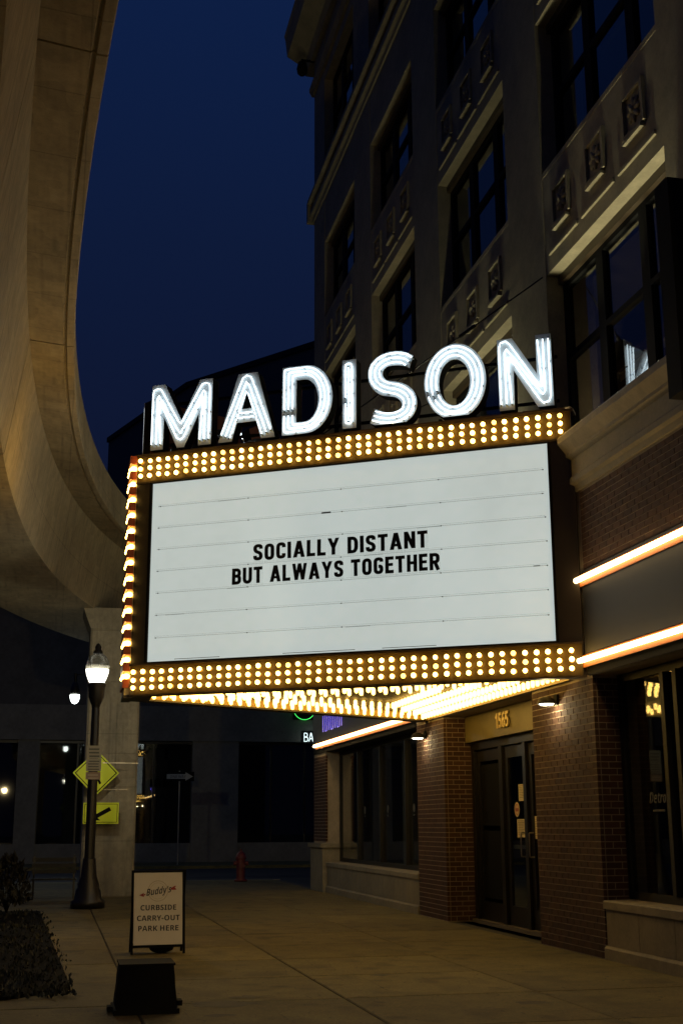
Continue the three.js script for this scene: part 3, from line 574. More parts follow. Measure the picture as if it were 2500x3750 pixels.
const lerpRun = (A, B, t) => A.map((p, i) => [p[0] + (B[i][0] - p[0]) * t, p[1] + (B[i][1] - p[1]) * t]);
const resample = (pts, n) => { const L = [0]; for (let i = 1; i < pts.length; i++) L.push(L[i - 1] + Math.hypot(pts[i][0] - pts[i - 1][0], pts[i][1] - pts[i - 1][1])); return Array.from({ length: n + 1 }, (_, k) => { const s = L[L.length - 1] * k / n; let i = 1; while (i < L.length - 1 && L[i] < s) i++; const t = (s - L[i - 1]) / (L[i] - L[i - 1] || 1); return [pts[i - 1][0] + (pts[i][0] - pts[i - 1][0]) * t, pts[i - 1][1] + (pts[i][1] - pts[i - 1][1]) * t]; }); };
const legs = (pts) => [-.076, 0, .076].map((d) => corner(offsetRun(pts, d), .035));
const dRing = (o) => corner([[2.412 + o, .30], [2.41 + o, o * .82], ...ell(2.785, .5235, .412 - o * .95, .5235 - o * .82, -Math.PI / 2, Math.PI / 2, 18), [2.416 + o, 1.047 - o * .82], [2.412 + o, .37]], .03);
const sSpine = smooth([[4.395, .885], [4.31, .950], [4.16, .983], [3.985, .950], [3.885, .86], [3.865, .755], [3.91, .635], [4.03, .55], [4.22, .485], [4.34, .385], [4.372, .27], [4.33, .155], [4.20, .085], [4.05, .078], [3.93, .105], [3.835, .140]], 40);
const sRun = (t) => offsetRun(sSpine, (t - .5) * .25);
const oRing = (k, a) => ell(5.042, .515 + .0, .4505 - .2265 * k, .563 - .218 * k, a, a + Math.PI * 2 - .12, 56).map(([x, y]) => [x, Math.max(y, .035 + .0 * k)]);
const TUBES = {
  M: legs([[.347, .07], [.355, .90], [.755, .20], [1.163, .90], [1.152, .07]]),
  A: [...[-.076, 0, .076].map((d) => corner(offsetRun([[1.505, .07], [1.852, .93], [2.175, .07]], d), .035)), [[1.72, .42], [1.97, .42]], [[1.69, .345], [1.99, .345]]],
  D: [.042, .108, .174].map(dRing),
  I: [corner([[3.415, .45], [3.415, .985], [3.515, .985], [3.512, .065], [3.413, .065], [3.414, .38]], .04), [[3.465, .09], [3.465, .93]]],
  S: [.22, .5, .78].map(sRun),
  O: [oRing(.19, 3.5), oRing(.5, 3.7), oRing(.81, 3.6)],
  N: legs([[5.778, .07], [5.775, .93], [6.318, .12], [6.316, .98]]),
};
function neonSet(F, flip, L, seen) {
  for (const k of 'MADISON') {
    const [o, h] = OUT[k], sh = new THREE.Shape(P2(o)); if (h) sh.holes.push(new THREE.Path(P2(h)));
    const at = (g) => { g.translate(flip, 7.17, 0); return on(F, g); };
    const body = at(new THREE.ExtrudeGeometry(sh, { depth: .20, bevelEnabled: false }).translate(0, 0, -.215));
    const let_ = part(mq, 'neon_letter', [body], M.black); part(let_, 'letter_back', [at(new THREE.ExtrudeGeometry(sh, { depth: .008, bevelEnabled: false }).translate(0, 0, -.2245))], M.maroon);
    part(let_, 'letter_face', [at(new THREE.ExtrudeGeometry(sh, { depth: .012, bevelEnabled: false }).translate(0, 0, -.0145))], M.white);
    const sup = [];
    for (const run of TUBES[k]) {
      const c = new THREE.CatmullRomCurve3(run.map(([x, y]) => V(x, y, .028)), false, 'centripetal');
      part(let_, 'neon_tube', [at(new THREE.TubeGeometry(c, Math.max(24, run.length * 2), .0105, 6))], GLOW.neon);
      const n = Math.max(3, Math.round(c.getLength() / .42)); for (let q = 0; q <= n; q++) { const p = c.getPointAt(Math.min(1, Math.max(0, (q + rr(-.25, .25)) / n))); sup.push(at(new THREE.CylinderGeometry(.011, .014, .03, 6).rotateX(Math.PI / 2).translate(p.x + .004, p.y - .004, .012))); }
      for (const e of [0, 1]) { const p = c.getPointAt(e); sup.push(at(new THREE.CylinderGeometry(.012, .013, .05, 8).rotateX(Math.PI / 2).translate(p.x, p.y, .02))); }
    }
    if (seen) { const m = part(let_, 'tube_supports', sup, mat([.30, .37, .41], .5)); m.userData.kind = 'stuff'; }
    const bb = new THREE.Box2().setFromPoints(P2(o)), c = bb.getCenter(new THREE.Vector2()), s = bb.getSize(new THREE.Vector2());
    const p = V(c.x + flip, c.y + 7.17, .08).applyMatrix4(F), q = V(c.x + flip, c.y + 7.17, 4).applyMatrix4(F); area([.80, .95, 1], .10, s.x * .8, s.y * .8, p, q);
    part(let_, 'letter_foot', [fbox(F, c.x + flip - .3 * s.x, 7.095, -.16, c.x + flip - .3 * s.x + .05, 7.171, -.06), fbox(F, c.x + flip + .3 * s.x - .05, 7.095, -.16, c.x + flip + .3 * s.x, 7.171, -.06)], M.black);
  }
}
neonSet(F1, 0, L1, true);
neonSet(F2, -.06, L2, false);
part(mq, 'letter_rail', [fbox(F1, .2, 7.30, -.30, L1 - .2, 7.34, -.26), fbox(F1, .2, 7.95, -.30, L1 - .2, 7.99, -.26)], M.black);

// ---- lit nose between the two faces: red ribs and bright slots
{
  const x0 = .905, x1 = 1.005, z0 = -19.50, z1 = -18.76;
  const core = part(mq, 'nose_core', [box(x0 + .03, 3.46, z0 + .03, x1 + .06, 7.08, z1 - .03)], M.cream);
  const per = .2435; let k = 0;
  for (let y = 7.10; y > 3.5; y -= per, k++) {
    part(mq, 'nose_rib', [box(x0, y - .125, z0, x1, y, z1)], M.red);
    if (y - per < 3.45) break;
    const by = y - .186;
    put(mq, 'nose_bulb', new THREE.CapsuleGeometry(.036, .022, 3, 8), GLOW.nose, [(x0 + x1) / 2 + .006, by - .012, z1 - .024]).rotation.z = Math.PI / 2;
    for (let q = 0; q < 3; q++) put(mq, 'nose_bulb', new THREE.SphereGeometry(.032, 8, 6), GLOW.nose, [x0 + .018, by, z1 - .16 - q * .2]);
  }
  part(mq, 'nose_foot', [box(x0 + .02, 3.42, z0 + .02, x1 + .05, 3.46, z1 - .02)], M.trim);
  area([1, .60, .14], 3, .7, 3.4, V(x0 - .04, 5.3, (z0 + z1) / 2), V(x0 - 5, 5.3, (z0 + z1) / 2));
}
// ---- tie rods from wall to marquee roof
for (const [a, b, lb] of [[V(FX, 9.42, -16.12), V(3.2, 7.10, -18.9), 'steel tie rod with a turnbuckle running from pier beside the near window to marquee roof'], [V(FX, 9.42, -21.9), V(3.2, 7.10, -19.4), 'steel tie rod running from the pier past the doorway to marquee roof']]) {
  const t = thing('tie_rod', lb, 'tie rod', [a.x, 7.1, a.z]); part(t, 'rod', [rod(a, b, .012)], M.blackSatin); const p = a.clone().lerp(b, .24), q = a.clone().lerp(b, .30); part(t, 'turnbuckle', [rod(p, q, .03)], M.blackSatin);
}

// ================================================================ ELEVATED GUIDEWAY
const path = (z) => { const f = (q) => { const t = (q + 16) / 10; return [.096 * t + .494 * t * t - .116 * t ** 3 + .062 * t ** 4, (.096 + .988 * t - .348 * t * t + .248 * t ** 3) / 10]; }; return f(z); };
const centre = []; // points [x, z, nx, nz] of the edge line, n points to the street side
{
  const z0 = 0, [xa, sa] = path(z0);
  for (let d = 30; d > 0; d -= 1.5) { const z = z0 + d; centre.push([xa + sa * d, z, sa]); }
  for (let z = 0; z >= -36; z -= .75) { const [x, s] = path(z); centre.push([x, z, s]); }
  // beyond: an arc of the last curvature
  let [x, s] = path(-36), z = -36, a = Math.atan(-s); const step = .8, k = .0285;
  for (let i = 0; i < 60; i++) { a += k * step; x += Math.sin(a) * step; z -= Math.cos(a) * step; centre.push([x, z, -Math.tan(a), a]); }
}
const joints = [];
{ const at = [16, 34, 44, 56, 68, 84, 100]; for (let q = at.length - 1; q >= 0; q--) { const i = at[q], p = centre[i], n = centre[i + 1], d = .03 / Math.hypot(n[0] - p[0], n[1] - p[1]); centre.splice(i + 1, 0, [p[0] + (n[0] - p[0]) * d, p[1] + (n[1] - p[1]) * d, p[2]]); } at.forEach((i, q) => joints.push(i + q)); }
const dirs = centre.map((c, i) => { const p = centre[Math.max(0, i - 2)], q = centre[Math.min(centre.length - 1, i + 2)], dx = q[0] - p[0], dz = q[1] - p[1], l = Math.hypot(dx, dz); return [-dz / l, dx / l]; }); // street-side normal
function sweep(profile, i0, i1, trim = 0) { // profile [offset, y] clockwise, swept along the guideway line, with end caps
  const pos = [], n = profile.length, P = (i, k) => { let [x, z] = centre[i]; const [nx, nz] = dirs[i]; return [x + nx * profile[k][0], profile[k][1], z + nz * profile[k][0]]; };
  const q = (a, b, c, d) => pos.push(...a, ...b, ...c, ...a, ...c, ...d);
  for (let i = i0; i < i1; i++) for (let k = 0; k < n; k++) q(P(i, k), P(i, (k + 1) % n), P(i + 1, (k + 1) % n), P(i + 1, k));
  const tri = THREE.ShapeUtils.triangulateShape(P2(profile), []);
  for (const i of [i0, i1]) for (const t of tri) t.forEach((k) => pos.push(...P(i, k)));
  const g = new THREE.BufferGeometry(); g.setAttribute('position', new THREE.Float32BufferAttribute(pos, 3)); g.computeVertexNormals(); return g;
}
const gw = thing('elevated_guideway', 'curved concrete elevated rail guideway sweeping overhead past the marquee', 'guideway', [-2, 6.8, -16]);
{
  const W = 2.05, mir = (p) => p.concat(p.slice().reverse().map(([o, y]) => [-2 * W - o, y]));
  const girder = mir([[-.99, 6.80], [-.945, 6.80], [-.925, 6.85], [-.665, 8.575]]);
  const deck = mir([[-.665, 8.578], [-.18, 8.53], [-.165, 8.55], [-.145, 8.55], [-.125, 8.515], [-.03, 8.515], [-.018, 8.53], [-.018, 8.777], [-.05, 8.79], [-.05, 8.80]]);
  const wallP = [[-.042, 8.802], [-.042, 9.33], [-.07, 9.377], [-.28, 9.377], [-.30, 9.33], [-.30, 8.802]];
  const far = wallP.map(([o, y]) => [-2 * W - o, y]);
  const inset_ = (P, d) => P.map(([o, y]) => [o + (o > -W ? -d : d), y + (y < 8 ? d : -d)]);
  let from = 0;
  for (const e of [...joints, centre.length - 1]) {
    const s = part(gw, 'girder', [sweep(girder, from, e)], M.concrete);
    part(s, 'deck_edge', [sweep(deck, from, e)], M.concrete);
    part(s, 'parapet', [sweep(wallP, from, e)], M.concrete); part(s, 'parapet', [sweep(far, from, e)], M.concrete);
    if (e < centre.length - 1) { part(gw, 'joint_seal', [sweep(inset_(girder, .03), e, e + 1), sweep(wallP.map(([o, y]) => [o * .9 - .02, y - .03]), e, e + 1)], M.dark); from = e + 1; }
  }
}
// column under it, in cast lifts
{
  const c = thing('guideway_column', 'square concrete column carrying the guideway beside the street lamp', 'column', [1.32, 0, -32.0]);
  const ch = (x0, x1, z0, z1, e) => [[x0 + e, z0], [x1 - e, z0], [x1, z0 + e], [x1, z1 - e], [x1 - e, z1], [x0 + e, z1], [x0, z1 - e], [x0, z0 + e]];
  let y = -.12; for (const t of [1.62, 2.14, 3.30, 5.2, 6.3]) { part(c, 'shaft', [prism(ch(.70, 1.94, -32.7, -31.2, .05), y, t - .008), prism(ch(.715, 1.925, -32.685, -31.215, .05), t - .008, t)], M.column); y = t; }
  part(c, 'capital', [(() => { const s = new THREE.Shape(P2([[.70, 6.3], [1.94, 6.3], [2.10, 6.82], [.5, 6.82]])); const g = new THREE.ExtrudeGeometry(s, { depth: 1.5, bevelEnabled: false }); g.translate(0, 0, -32.7); return g; })()], M.column);
}
for (const [x, z] of [[-1.6, 6]]) { const c = thing('guideway_column', 'square concrete guideway column standing behind the viewpoint', 'column', [x, 0, z]); part(c, 'shaft', [box(x - .7, -.12, z - .7, x + .7, 6.82, z + .7)], M.column); }

// ================================================================ STREET THINGS
// lamp post with acorn globe
{
  const X = .775, Z = -27.0;
  const t = thing('street_lamp', 'black acorn street lamp with a bright globe in front of the concrete column', 'street lamp', [X, 0, Z]);
  const lathe = (pts, seg = 20) => new THREE.LatheGeometry(P2(pts), seg).translate(X, 0, Z);
  part(t, 'base', [lathe([[0, 0], [.34, 0], [.34, .14], [.27, .17], [.25, .34], [.21, .40], [.22, .46], [.16, .62], [.125, .95], [.12, .98], [0, .98]], 12)], M.blackSatin);
  part(t, 'post', [lathe([[.105, .97], [.10, 2.4], [.082, 4.0], [0, 4.0]], 18)], M.blackSatin);
  part(t, 'lamp_neck', [lathe([[.08, 3.98], [.09, 4.05], [.16, 4.22], [.17, 4.42], [.19, 4.46], [.19, 4.51], [.15, 4.53], [0, 4.53]])], M.blackSatin);
  part(t, 'lamp_refractor', [lathe([[.155, 4.532], [.19, 4.60], [.225, 4.70], [.242, 4.80], [.24, 4.802], [0, 4.802]], 24)], GLOW.lamp);
  part(t, 'globe_top', [lathe([[.245, 4.805], [.25, 4.86], [.235, 4.96], [.19, 5.06], [.10, 5.13], [.085, 5.15]], 24)], new THREE.MeshPhysicalMaterial({ color: lin(.72, .75, .75), roughness: .16, transmission: 1, thickness: 0, side: THREE.DoubleSide }));
  part(t, 'finial', [lathe([[.10, 5.14], [.10, 5.18], [.06, 5.22], [.07, 5.27], [.04, 5.33], [.0, 5.36]], 14)], M.blackSatin);
  part(t, 'reflector', [cyl(X, 4.806, Z, 4.816, .17, .17, 24)], M.steel);
  point([1, .88, .60], 11, V(X, 4.69, Z), 3);
}
// plates on the lamp post
{
  const X = .775, Z = -26.88;
  const plate = (y0, y1, x0, x1, lb, rows, face, ink) => { const t = thing('parking_sign', lb, 'sign', [X, y0, Z]); part(t, 'plate', [box(x0, y0, Z, x1, y1, Z + .008)], face); const o = []; for (const [a, b, c, d] of rows) o.push(box(x0 + a * (x1 - x0), y0 + c * (y1 - y0), Z + .008, x0 + b * (x1 - x0), y0 + d * (y1 - y0), Z + .0095)); part(t, 'print', o, ink); };
  const dirty = mat([.36, .34, .27], .6, { map: T.stain }), ink = mat([.10, .10, .08], .7);
  const lines = (n, a = .12) => Array.from({ length: n }, (_, k) => [a + rr(0, .08), 1 - a - rr(0, .08), .10 + k * .84 / n, .10 + k * .84 / n + .36 / n]);
  plate(2.96, 3.215, X - .145, X + .15, 'worn pale plate at the top of the black lamp post', lines(3), dirty, ink);
  plate(2.70, 2.955, X - .15, X + .155, 'grey parking plate under the worn plate on the black lamp post', lines(4), dirty, ink);
  plate(2.53, 2.68, X - .15, X + .15, 'small brownish plate lowest on the black lamp post', lines(2), mat([.28, .20, .15], .6), mat([.42, .36, .30], .7));
}
// crossing signs strapped to the column
{
  const Z = -30.85, s = .5388;
  const t = thing('crossing_sign', 'yellow green diamond crossing sign strapped to the concrete column', 'sign', [.96, 2.27, Z]);
  const dia = (r, z, m, name) => part(t, name, [new THREE.BoxGeometry(r * Math.SQRT2, r * Math.SQRT2, .004).rotateZ(Math.PI / 4).translate(.955, 2.82, z)], m);
  dia(s, Z, M.lime, 'plate');
  const ring = (() => { const o = .49, i = .462, sh = new THREE.Shape(P2([[o, 0], [0, o], [-o, 0], [0, -o]])); sh.holes.push(new THREE.Path(P2([[i, 0], [0, i], [-i, 0], [0, -i]]))); return new THREE.ExtrudeGeometry(sh, { depth: .0015, bevelEnabled: false }).translate(.955, 2.82, Z + .0025); })();
  part(t, 'border', [ring], M.black);
  // walking figure, mostly hidden behind the lamp post
  const st = (a, b, w) => strokeGeo([a, b], w, false, .0015).translate(.955, 2.82, Z + .0026);
  const head = new THREE.CircleGeometry(.045, 14).translate(.94, 3.07, Z + .0045);
  part(t, 'walking_figure', [head, st([-.01, .18], [-.02, -.02], .075), st([-.02, 0], [.11, -.25], .055), st([-.02, 0], [-.11, -.22], .055), st([0, .15], [.09, .04], .035), st([-.02, .15], [-.10, .04], .035)], M.black);
  part(t, 'strap', [box(.69, 3.06, -31.19, 1.95, 3.075, -31.188), box(1.1, 3.045, Z - .01, 1.62, 3.065, Z + .008), box(.99, 2.44, -31.19, 1.72, 2.455, -31.18), box(.93, 2.35, -31.2, .98, 3.3, Z - .003)], M.steel);
  const r = thing('arrow_sign', 'yellow green arrow plate below the diamond sign on the concrete column', 'sign', [1.1, 1.65, Z]);
  part(r, 'plate', [box(.695, 1.655, Z, 1.515, 2.14, Z + .005)], M.lime);
  const w = .012, e = .03; part(r, 'border', [box(.695 + e, 1.655 + e, Z + .005, 1.515 - e, 1.655 + e + w, Z + .007), box(.695 + e, 2.14 - e - w, Z + .005, 1.515 - e, 2.14 - e, Z + .007), box(.695 + e, 1.655 + e + w, Z + .005, .695 + e + w, 2.14 - e - w, Z + .007), box(1.515 - e - w, 1.655 + e + w, Z + .005, 1.515 - e, 2.14 - e - w, Z + .007)], M.black);
  const ar = strokeGeo([[1.32, 2.0], [.98, 1.815]], .095, false, .002).translate(0, 0, Z + .005), hd = new THREE.ExtrudeGeometry(new THREE.Shape(P2([[.82, 1.735], [1.10, 1.735], [1.02, 1.80], [.96, 1.86], [.93, 1.95]])), { depth: .002, bevelEnabled: false }).translate(0, 0, Z + .0055);
  part(r, 'arrow', [ar, hd], M.black); part(r, 'bracket', [box(1.05, 1.7, -31.2, 1.15, 2.1, Z - .002)], M.steel);
}
// street light behind the viewpoint; it lights the pavement sign
{
  const X = -5.5, Z = 16, t = thing('tall_street_light', 'plain street light with a short arm standing beyond the guideway', 'street lamp', [X, 0, Z]);
  part(t, 'post', [cyl(X, -.12, Z, 5.3, .10, .07)], M.blackSatin); part(t, 'arm', [rod(V(X, 5.2, Z), V(X + .5, 5.35, Z), .03)], M.blackSatin);
  part(t, 'lamp_housing', [box(X + .3, 5.30, Z - .14, X + .9, 5.42, Z + .14)], M.blackSatin); part(t, 'lamp_lens', [box(X + .36, 5.275, Z - .11, X + .84, 5.299, Z + .11)], glow([1, .70, .28], 4));
  point([1, .75, .36], 270, V(X + .6, 5.2, Z), 6);
}
// pendant street light behind the column
{
  const X = .56, Z = -45, t = thing('pendant_street_light', 'white glowing pendant street light half hidden behind the concrete column', 'street lamp', [X + .9, 0, Z]);
  part(t, 'post', [cyl(X + .9, -.12, Z, 6.9, .09, .06)], M.blackSatin); part(t, 'arm', [rod(V(X + .9, 6.8, Z), V(X, 6.75, Z), .03), cyl(X, 6.05, Z, 6.78, .05)], M.blackSatin);
  part(t, 'lamp_housing', [new THREE.LatheGeometry(P2([[.0, 6.5], [.1, 6.45], [.16, 6.2], [.16, 6.05], [0, 6.05]]), 18).translate(X, 0, Z)], M.blackSatin);
  part(t, 'lamp_bowl', [new THREE.LatheGeometry(P2([[0, 5.72], [.08, 5.75], [.14, 5.84], [.165, 5.95], [.165, 6.04], [0, 6.04]]), 20).translate(X, 0, Z)], GLOW.lampFar);
  point([.92, 1, .85], 10, V(X, 5.9, Z), 6);
}
// A-frame sign
{
  const bx = 1.405, bz = -17.17, lean = .16;
  const t = thing('sandwich_board', 'A-frame pavement sign with curbside carry-out lettering on the sidewalk', 'sandwich board', [bx, 0, bz]);
  const A = new THREE.Matrix4().makeTranslation(bx, 0, bz).multiply(new THREE.Matrix4().makeRotationY(.06)).multiply(new THREE.Matrix4().makeRotationX(-lean)), B = new THREE.Matrix4().makeTranslation(bx, 0, bz - .36).multiply(new THREE.Matrix4().makeRotationY(.06)).multiply(new THREE.Matrix4().makeRotationX(lean));
  const board_ = mat([.84, .78, .66], .5, { map: T.stain });
  for (const [F, nm] of [[A, 'front'], [B, 'back']]) {
    for (const s of [-1, 1]) part(t, 'leg', [box(s * .335 - .014, .005, -.014, s * .335 + .014, 1.05, .014).applyMatrix4(F)], M.black);
    part(t, 'crossbar', [box(-.32, .085, -.012, .32, .115, .012).applyMatrix4(F), box(-.32, 1.02, -.012, .32, 1.045, .012).applyMatrix4(F)], M.black);
    part(t, 'board', [box(-.315, .118, -.008, .315, 1.018, .008).applyMatrix4(F)], board_);
  }
  const inkD = mat([.03, .028, .03], .6), inkR = mat([.33, .03, .03], .6), inkT = mat([.44, .36, .22], .7);
  const word = (s, y, h, w, m, n = 'printed_word', tilt = 0, sx = 0) => { const g = text(s, h, .0012); const bw = g.boundingBox.max.x; g.scale(w / bw, 1, 1); g.translate(-w / 2, 0, 0); if (sx) g.applyMatrix4(new THREE.Matrix4().makeShear(0, 0, sx, 0, 0, 0)); g.rotateZ(tilt); g.translate(0, y, .0083); part(t, n, [g.applyMatrix4(A)], m); };
  word('CURBSIDE', .545, .066, .47, inkD); word('CARRY-OUT', .415, .066, .56, inkD); word('PARK HERE', .288, .066, .53, inkD);
  word("Buddy's", .745, .085, .33, inkD, 'printed_name', .13, .3);
  const ringG = new THREE.RingGeometry(.125, .131, 40).translate(-.005, .785, .0084), ring2 = new THREE.RingGeometry(.10, .103, 40).translate(-.005, .785, .0084); part(t, 'printed_ring', [ringG.applyMatrix4(A), ring2.applyMatrix4(A)], inkT);
  const arrow = (pts) => new THREE.ExtrudeGeometry(new THREE.Shape(P2(pts)), { depth: .001, bevelEnabled: false }).translate(0, 0, .0085).applyMatrix4(A);
  part(t, 'printed_arrow', [arrow([[-.25, .735], [-.185, .765], [-.195, .745], [-.165, .752], [-.168, .735], [-.19, .728], [-.185, .712]]), arrow([[.16, .815], [.21, .845], [.235, .845], [.215, .825], [.24, .80], [.215, .795], [.165, .797]])], inkR);
  const bag = new THREE.SphereGeometry(.16, 12, 8); bag.scale(1, .42, .7); bag.translate(bx + .06, .065, bz - .2); const sb = part(null, 'sandbag', [bag], M.black); tag(sb, 'black sandbag lying under the pavement sign', 'sandbag');
}
// black tub upside down on the sidewalk
{
  const X = .885, Z = -12.1, t = thing('plastic_tub', 'black square plastic tub standing upside down on the sidewalk', 'tub', [X, 0, Z], null);
  const s = new THREE.CylinderGeometry(.325, .375, .385, 4, 4, false); s.rotateY(Math.PI / 4); const p = s.attributes.position; for (let i = 0; i < p.count; i++) { const k = Math.abs(p.getY(i)) < .19 ? 1 : 0; p.setXYZ(i, p.getX(i) + k * rr(-.006, .006), p.getY(i), p.getZ(i) + k * rr(-.006, .006)); } s.computeVertexNormals(); s.translate(X, .02 + .1925, Z);
  part(t, 'body', [s], M.black); part(t, 'rim', [box(X - .285, .003, Z - .285, X + .285, .045, Z + .285)], M.black);
  part(t, 'handle', [box(X + .285, .04, Z - .08, X + .33, .085, Z + .08)], M.black); part(t, 'handle', [box(X - .33, .01, Z - .08, X - .285, .05, Z + .08)], M.black);
  part(t, 'edge_bead', [box(X - .245, .402, Z - .245, X + .245, .418, Z + .245)], M.black);
}
// hydrant
{
  const X = 5.5, Z = -38.4, t = thing('fire_hydrant', 'dull red fire hydrant near the kerb of the cross street', 'hydrant', [X, 0, Z]), red = mat([.12, .020, .020], .6);
  part(t, 'barrel', [new THREE.LatheGeometry(P2([[0, 0], [.19, 0], [.19, .06], [.13, .08], [.13, .62], [.16, .64], [.16, .69], [.12, .80], [.05, .86], [0, .86]]), 18).translate(X, 0, Z)], red);
  part(t, 'nut', [cyl(X, .85, Z, .93, .035, .03, 6)], red); for (const sx of [-1, 1]) part(t, 'outlet', [rod(V(X + sx * .1, .52, Z), V(X + sx * .22, .52, Z), .06, 12)], red); part(t, 'outlet', [rod(V(X, .46, Z + .1), V(X, .46, Z + .23), .075, 12)], red);
}
// one-way sign across the street
{
  const X = 5.25, Z = -55.5, t = thing('one_way_sign', 'dark one-way arrow sign on a thin post across the street', 'sign', [X, 0, Z]), g = mat([.10, .10, .10], .5);
  part(t, 'post', [cyl(X, 0, Z, 3.9, .03)], M.steel); part(t, 'plate', [box(X - .62, 3.46, Z + .03, X + .62, 3.86, Z + .04)], M.black);
  part(t, 'arrow', [new THREE.ExtrudeGeometry(new THREE.Shape(P2([[-.55, -.1], [.25, -.1], [.25, -.18], [.57, 0], [.25, .18], [.25, .1], [-.55, .1]])), { depth: .002, bevelEnabled: false }).translate(X, 3.66, Z + .041)], mat([.35, .35, .34], .5));
  const w = text('ONE WAY', .11, .001); w.translate(X - .42, 3.605, Z + .0435); part(t, 'lettering', [w], g);
}
// bench beside the column
{
  const X = .15, Z = -30.6, t = thing('park_bench', 'dark slatted bench between the planting bed and the concrete column', 'bench', [X, 0, Z]);
  for (let k = 0; k < 4; k++) part(t, 'seat_slat', [box(X - .55, .42, Z - .2 + k * .12, X + .45, .45, Z - .1 + k * .12)], M.bronze);
  for (let k = 0; k < 3; k++) part(t, 'back_slat', [box(X - .55, .55 + k * .13, Z - .3 - k * .02, X + .45, .64 + k * .13, Z - .27 - k * .02)], M.bronze);
  for (const s of [-.5, .4]) { part(t, 'leg', [box(X + s - .02, 0, Z - .2, X + s + .02, .42, Z - .16), box(X + s - .02, 0, Z + .2, X + s + .02, .42, Z + .24)], M.blackSatin); part(t, 'back_post', [box(X + s - .02, .42, Z - .34, X + s + .02, .95, Z - .302)], M.blackSatin); }
}
// ================================================================ PLANTING BED
{
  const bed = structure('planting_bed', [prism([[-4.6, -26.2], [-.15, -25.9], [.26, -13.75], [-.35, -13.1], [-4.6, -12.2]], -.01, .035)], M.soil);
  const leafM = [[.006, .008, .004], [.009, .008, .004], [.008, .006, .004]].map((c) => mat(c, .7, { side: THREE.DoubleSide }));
  const lg = new THREE.BufferGeometry(); lg.setAttribute('position', new THREE.Float32BufferAttribute([0, 0, 0, .03, .05, .012, 0, .11, 0, 0, 0, 0, 0, .11, 0, -.03, .05, .012], 3)); lg.computeVertexNormals();
  const inBed = (x, z) => z < -13.1 - (x + .35) * -.2 && z > -26 && x < .26 + (z + 13.75) * .0337 + .03 && x > -4.5;
  const N = 9000, im = new THREE.InstancedMesh(lg, leafM[0], N), m4 = new THREE.Matrix4(), q = new THREE.Quaternion(), e = new THREE.Euler(); let c = 0;
  while (c < N) { const x = rr(-4.5, .3), z = -13.1 - 12.9 * Math.pow(rnd(), 1.5); if (!inBed(x - .10 * Math.sin(z * 2.7) * Math.sin(z * 7.1 + x), z)) continue; e.set(rr(-1.2, 1.2), rr(0, 6.28), rr(-.6, .6)); const s = rr(.35, .75); m4.compose(V(x, rr(.0, .03) + .10 * Math.max(0, Math.sin(x * 3.1) * Math.sin(z * 1.9)), z), q.setFromEuler(e), V(s, s, s)); im.setMatrixAt(c++, m4); }
  im.name = 'ground_cover'; im.userData = { kind: 'stuff', label: 'low dark leafy ground cover filling the planting bed', category: 'ground cover' }; scene.add(im);
  const shrub = (x, z, h, r, n, mi, lb) => {
    const t = thing('shrub', lb, 'shrub', [x, 0, z], 'shrubs in the planting bed'), st = [], lv = [];
    for (let k = 0; k < 9; k++) { const a = rr(0, 6.28), tip = V(x + Math.cos(a) * r * rr(.3, .8), h * rr(.6, .95), z + Math.sin(a) * r * rr(.3, .8)); st.push(rod(V(x, .02, z), tip, .008, 5)); }
    for (let k = 0; k < n; k++) { const a = rr(0, 6.28), u = Math.pow(rnd(), .6), yy = rr(.15, 1), rad = r * Math.sqrt(u) * Math.sin(Math.PI * (.25 + yy * .68)); const g = lg.clone(); const s = rr(.8, 1.7); g.scale(s, s, s); g.rotateX(rr(-1.3, 1.3)); g.rotateY(rr(0, 6.28)); g.translate(x + Math.cos(a) * rad, yy * h, z + Math.sin(a) * rad); lv.push(g); }
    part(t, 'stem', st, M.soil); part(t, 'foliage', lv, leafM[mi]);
  };
  shrub(-1.45, -24.6, 1.55, .6, 900, 0, 'tall loose shrub at the back of the planting bed');
  shrub(-.75, -25.4, 1.0, .45, 600, 1, 'rounded shrub near the bench in the planting bed');
  shrub(-1.9, -19.5, .6, .5, 500, 0, 'low dark shrub deep inside the planting bed');
}
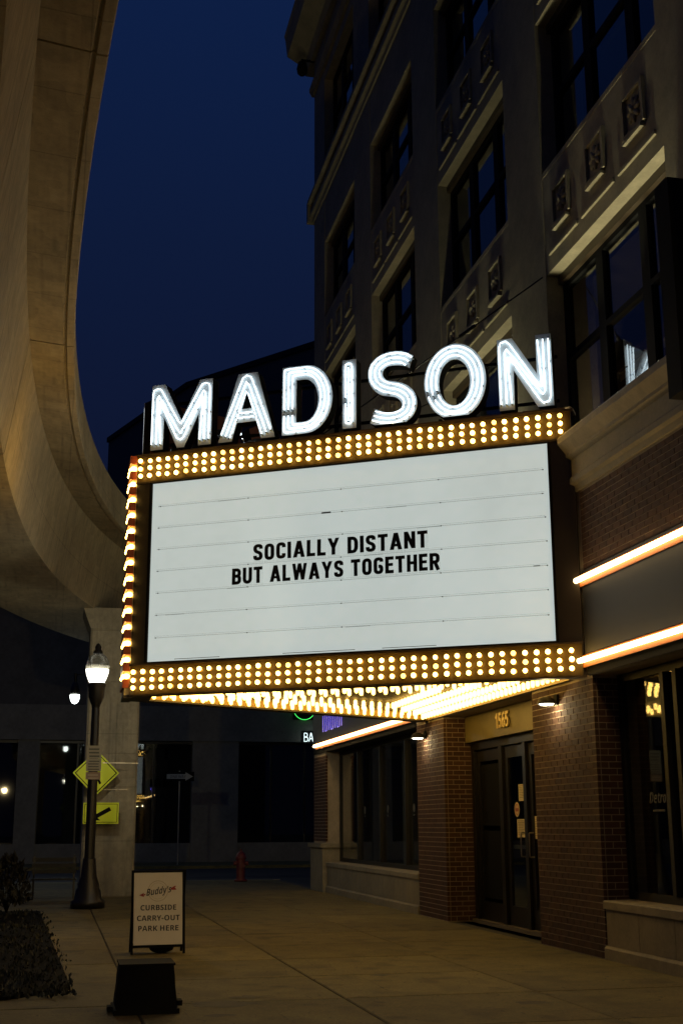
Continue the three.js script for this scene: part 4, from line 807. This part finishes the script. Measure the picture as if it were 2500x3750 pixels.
// ================================================================ BACKGROUND BUILDINGS
{
  const t = thing('corner_building', 'dark low building with pale stone piers across the cross street', 'building', [5, 0, -60]), pale = mat([.25, .235, .20], .85, { map: T.stone });
  const Z = -60; for (const [a, b] of [[-18, -16.2], [-9.6, -8.4], [-1.66, -.72], [6.2, 8.35], [14.8, 16.4], [23, 24.6]]) part(t, 'pier', [box(a, 0, Z, b, 5.42, Z + .55)], pale);
  part(t, 'beam', [box(-20, 5.42, Z, 26, 7.0, Z + .62)], pale); part(t, 'low_wall', [box(-20, 0, Z + .02, 26, .84, Z + .40)], pale);
  part(t, 'upper_wall', [box(-20, 7.0, Z - .1, 26, 11.5, Z + .3)], mat([.14, .13, .12], .9, { map: T.stone })); part(t, 'body', [box(-20, 0, -84, 26, 11.4, Z - 3)], M.dark); part(t, 'flat_roof', [box(-20, 11.5, -84, 26, 11.7, Z + .4)], M.dark);
  const bays_ = [[-16.2, -9.6], [-8.4, -1.66], [-.72, 6.2], [8.35, 14.8], [16.4, 23]];
  for (const [a, b] of bays_) { const w = part(t, 'window', [box(a, 5.30, Z - .02, b, 5.42, Z + .1)], M.blackSatin); const n = 4; for (let k = 0; k < n; k++) { const x0 = a + (b - a) * k / n, x1 = a + (b - a) * (k + 1) / n; part(w, 'mullion', [box(x0 - .04, .84, Z, x0 + .04, 5.3, Z + .12)], M.blackSatin); part(w, 'pane', [box(x0 + .04, .84, Z + .04, x1 - .04, 5.3, Z + .046)], M.glass); } }
}
{ // bar neon and green ring on the far facade
  const t = thing('bar_sign', 'white outlined neon sign reading BAR across the cross street', 'neon sign', [11.9, 5.3, -59.3]); part(t, 'backing', [box(11.35, 5.36, -59.38, 12.6, 5.92, -59.33)], M.black);
  const run = (pts, c) => new THREE.TubeGeometry(new THREE.CatmullRomCurve3(corner(pts, .03, false).map(([x, y]) => V(x, y, -59.28)), c, 'centripetal'), 60, .019, 5), H = .40, y = 5.44;
  let u = 11.42; const kx = .40, line = { B: [[[0, 0], [0, 1], [.36, .95], [.36, .58], [0, .52], [.42, .46], [.42, .05], [0, 0]]], A: [[[0, 0], [.2, 1], [.26, 1], [.46, 0]], [[.1, .33], [.36, .33]]], R: [[[0, 0], [0, 1], [.38, .95], [.38, .55], [0, .5]], [[.18, .5], [.42, 0]]] };
  for (const k of 'BAR') { part(t, 'neon_tube', line[k].map((P) => run(P.map(([px, py]) => [u + px * kx, y + py * H]), false)), GLOW.bar); u += .235; }
  point([.8, 1, 1], .25, V(11.9, 5.6, -58.9));
  const r = thing('neon_ring', 'thin green neon ring above the white bar sign', 'neon sign', [11.5, 6.4, -59.3]); part(r, 'neon_tube', [new THREE.TorusGeometry(.52, .016, 6, 48).translate(11.42, 6.98, -59.25)], GLOW.green); part(r, 'backing', [box(10.9, 6.46, -59.4, 11.95, 7.5, -59.33)], M.black); point([.05, 1, .12], .1, V(11.42, 6.95, -59.0));
}
{ const t = thing('dark_tower', 'tall dark building silhouette beyond the low corner building', 'building', [14, 0, -105]); part(t, 'wall', [prism([[22, -89], [9.8, -105], [3.7, -123], [30, -140], [50, -100]], 0, 38.9)], mat([.10, .095, .095], .9)); part(t, 'roof_edge', [prism([[22, -88.8], [9.6, -105], [3.5, -123], [4.5, -123], [10.6, -105.3], [22.6, -89.5]], 38.9, 39.4)], M.dark); }

renderer.render(scene, camera);
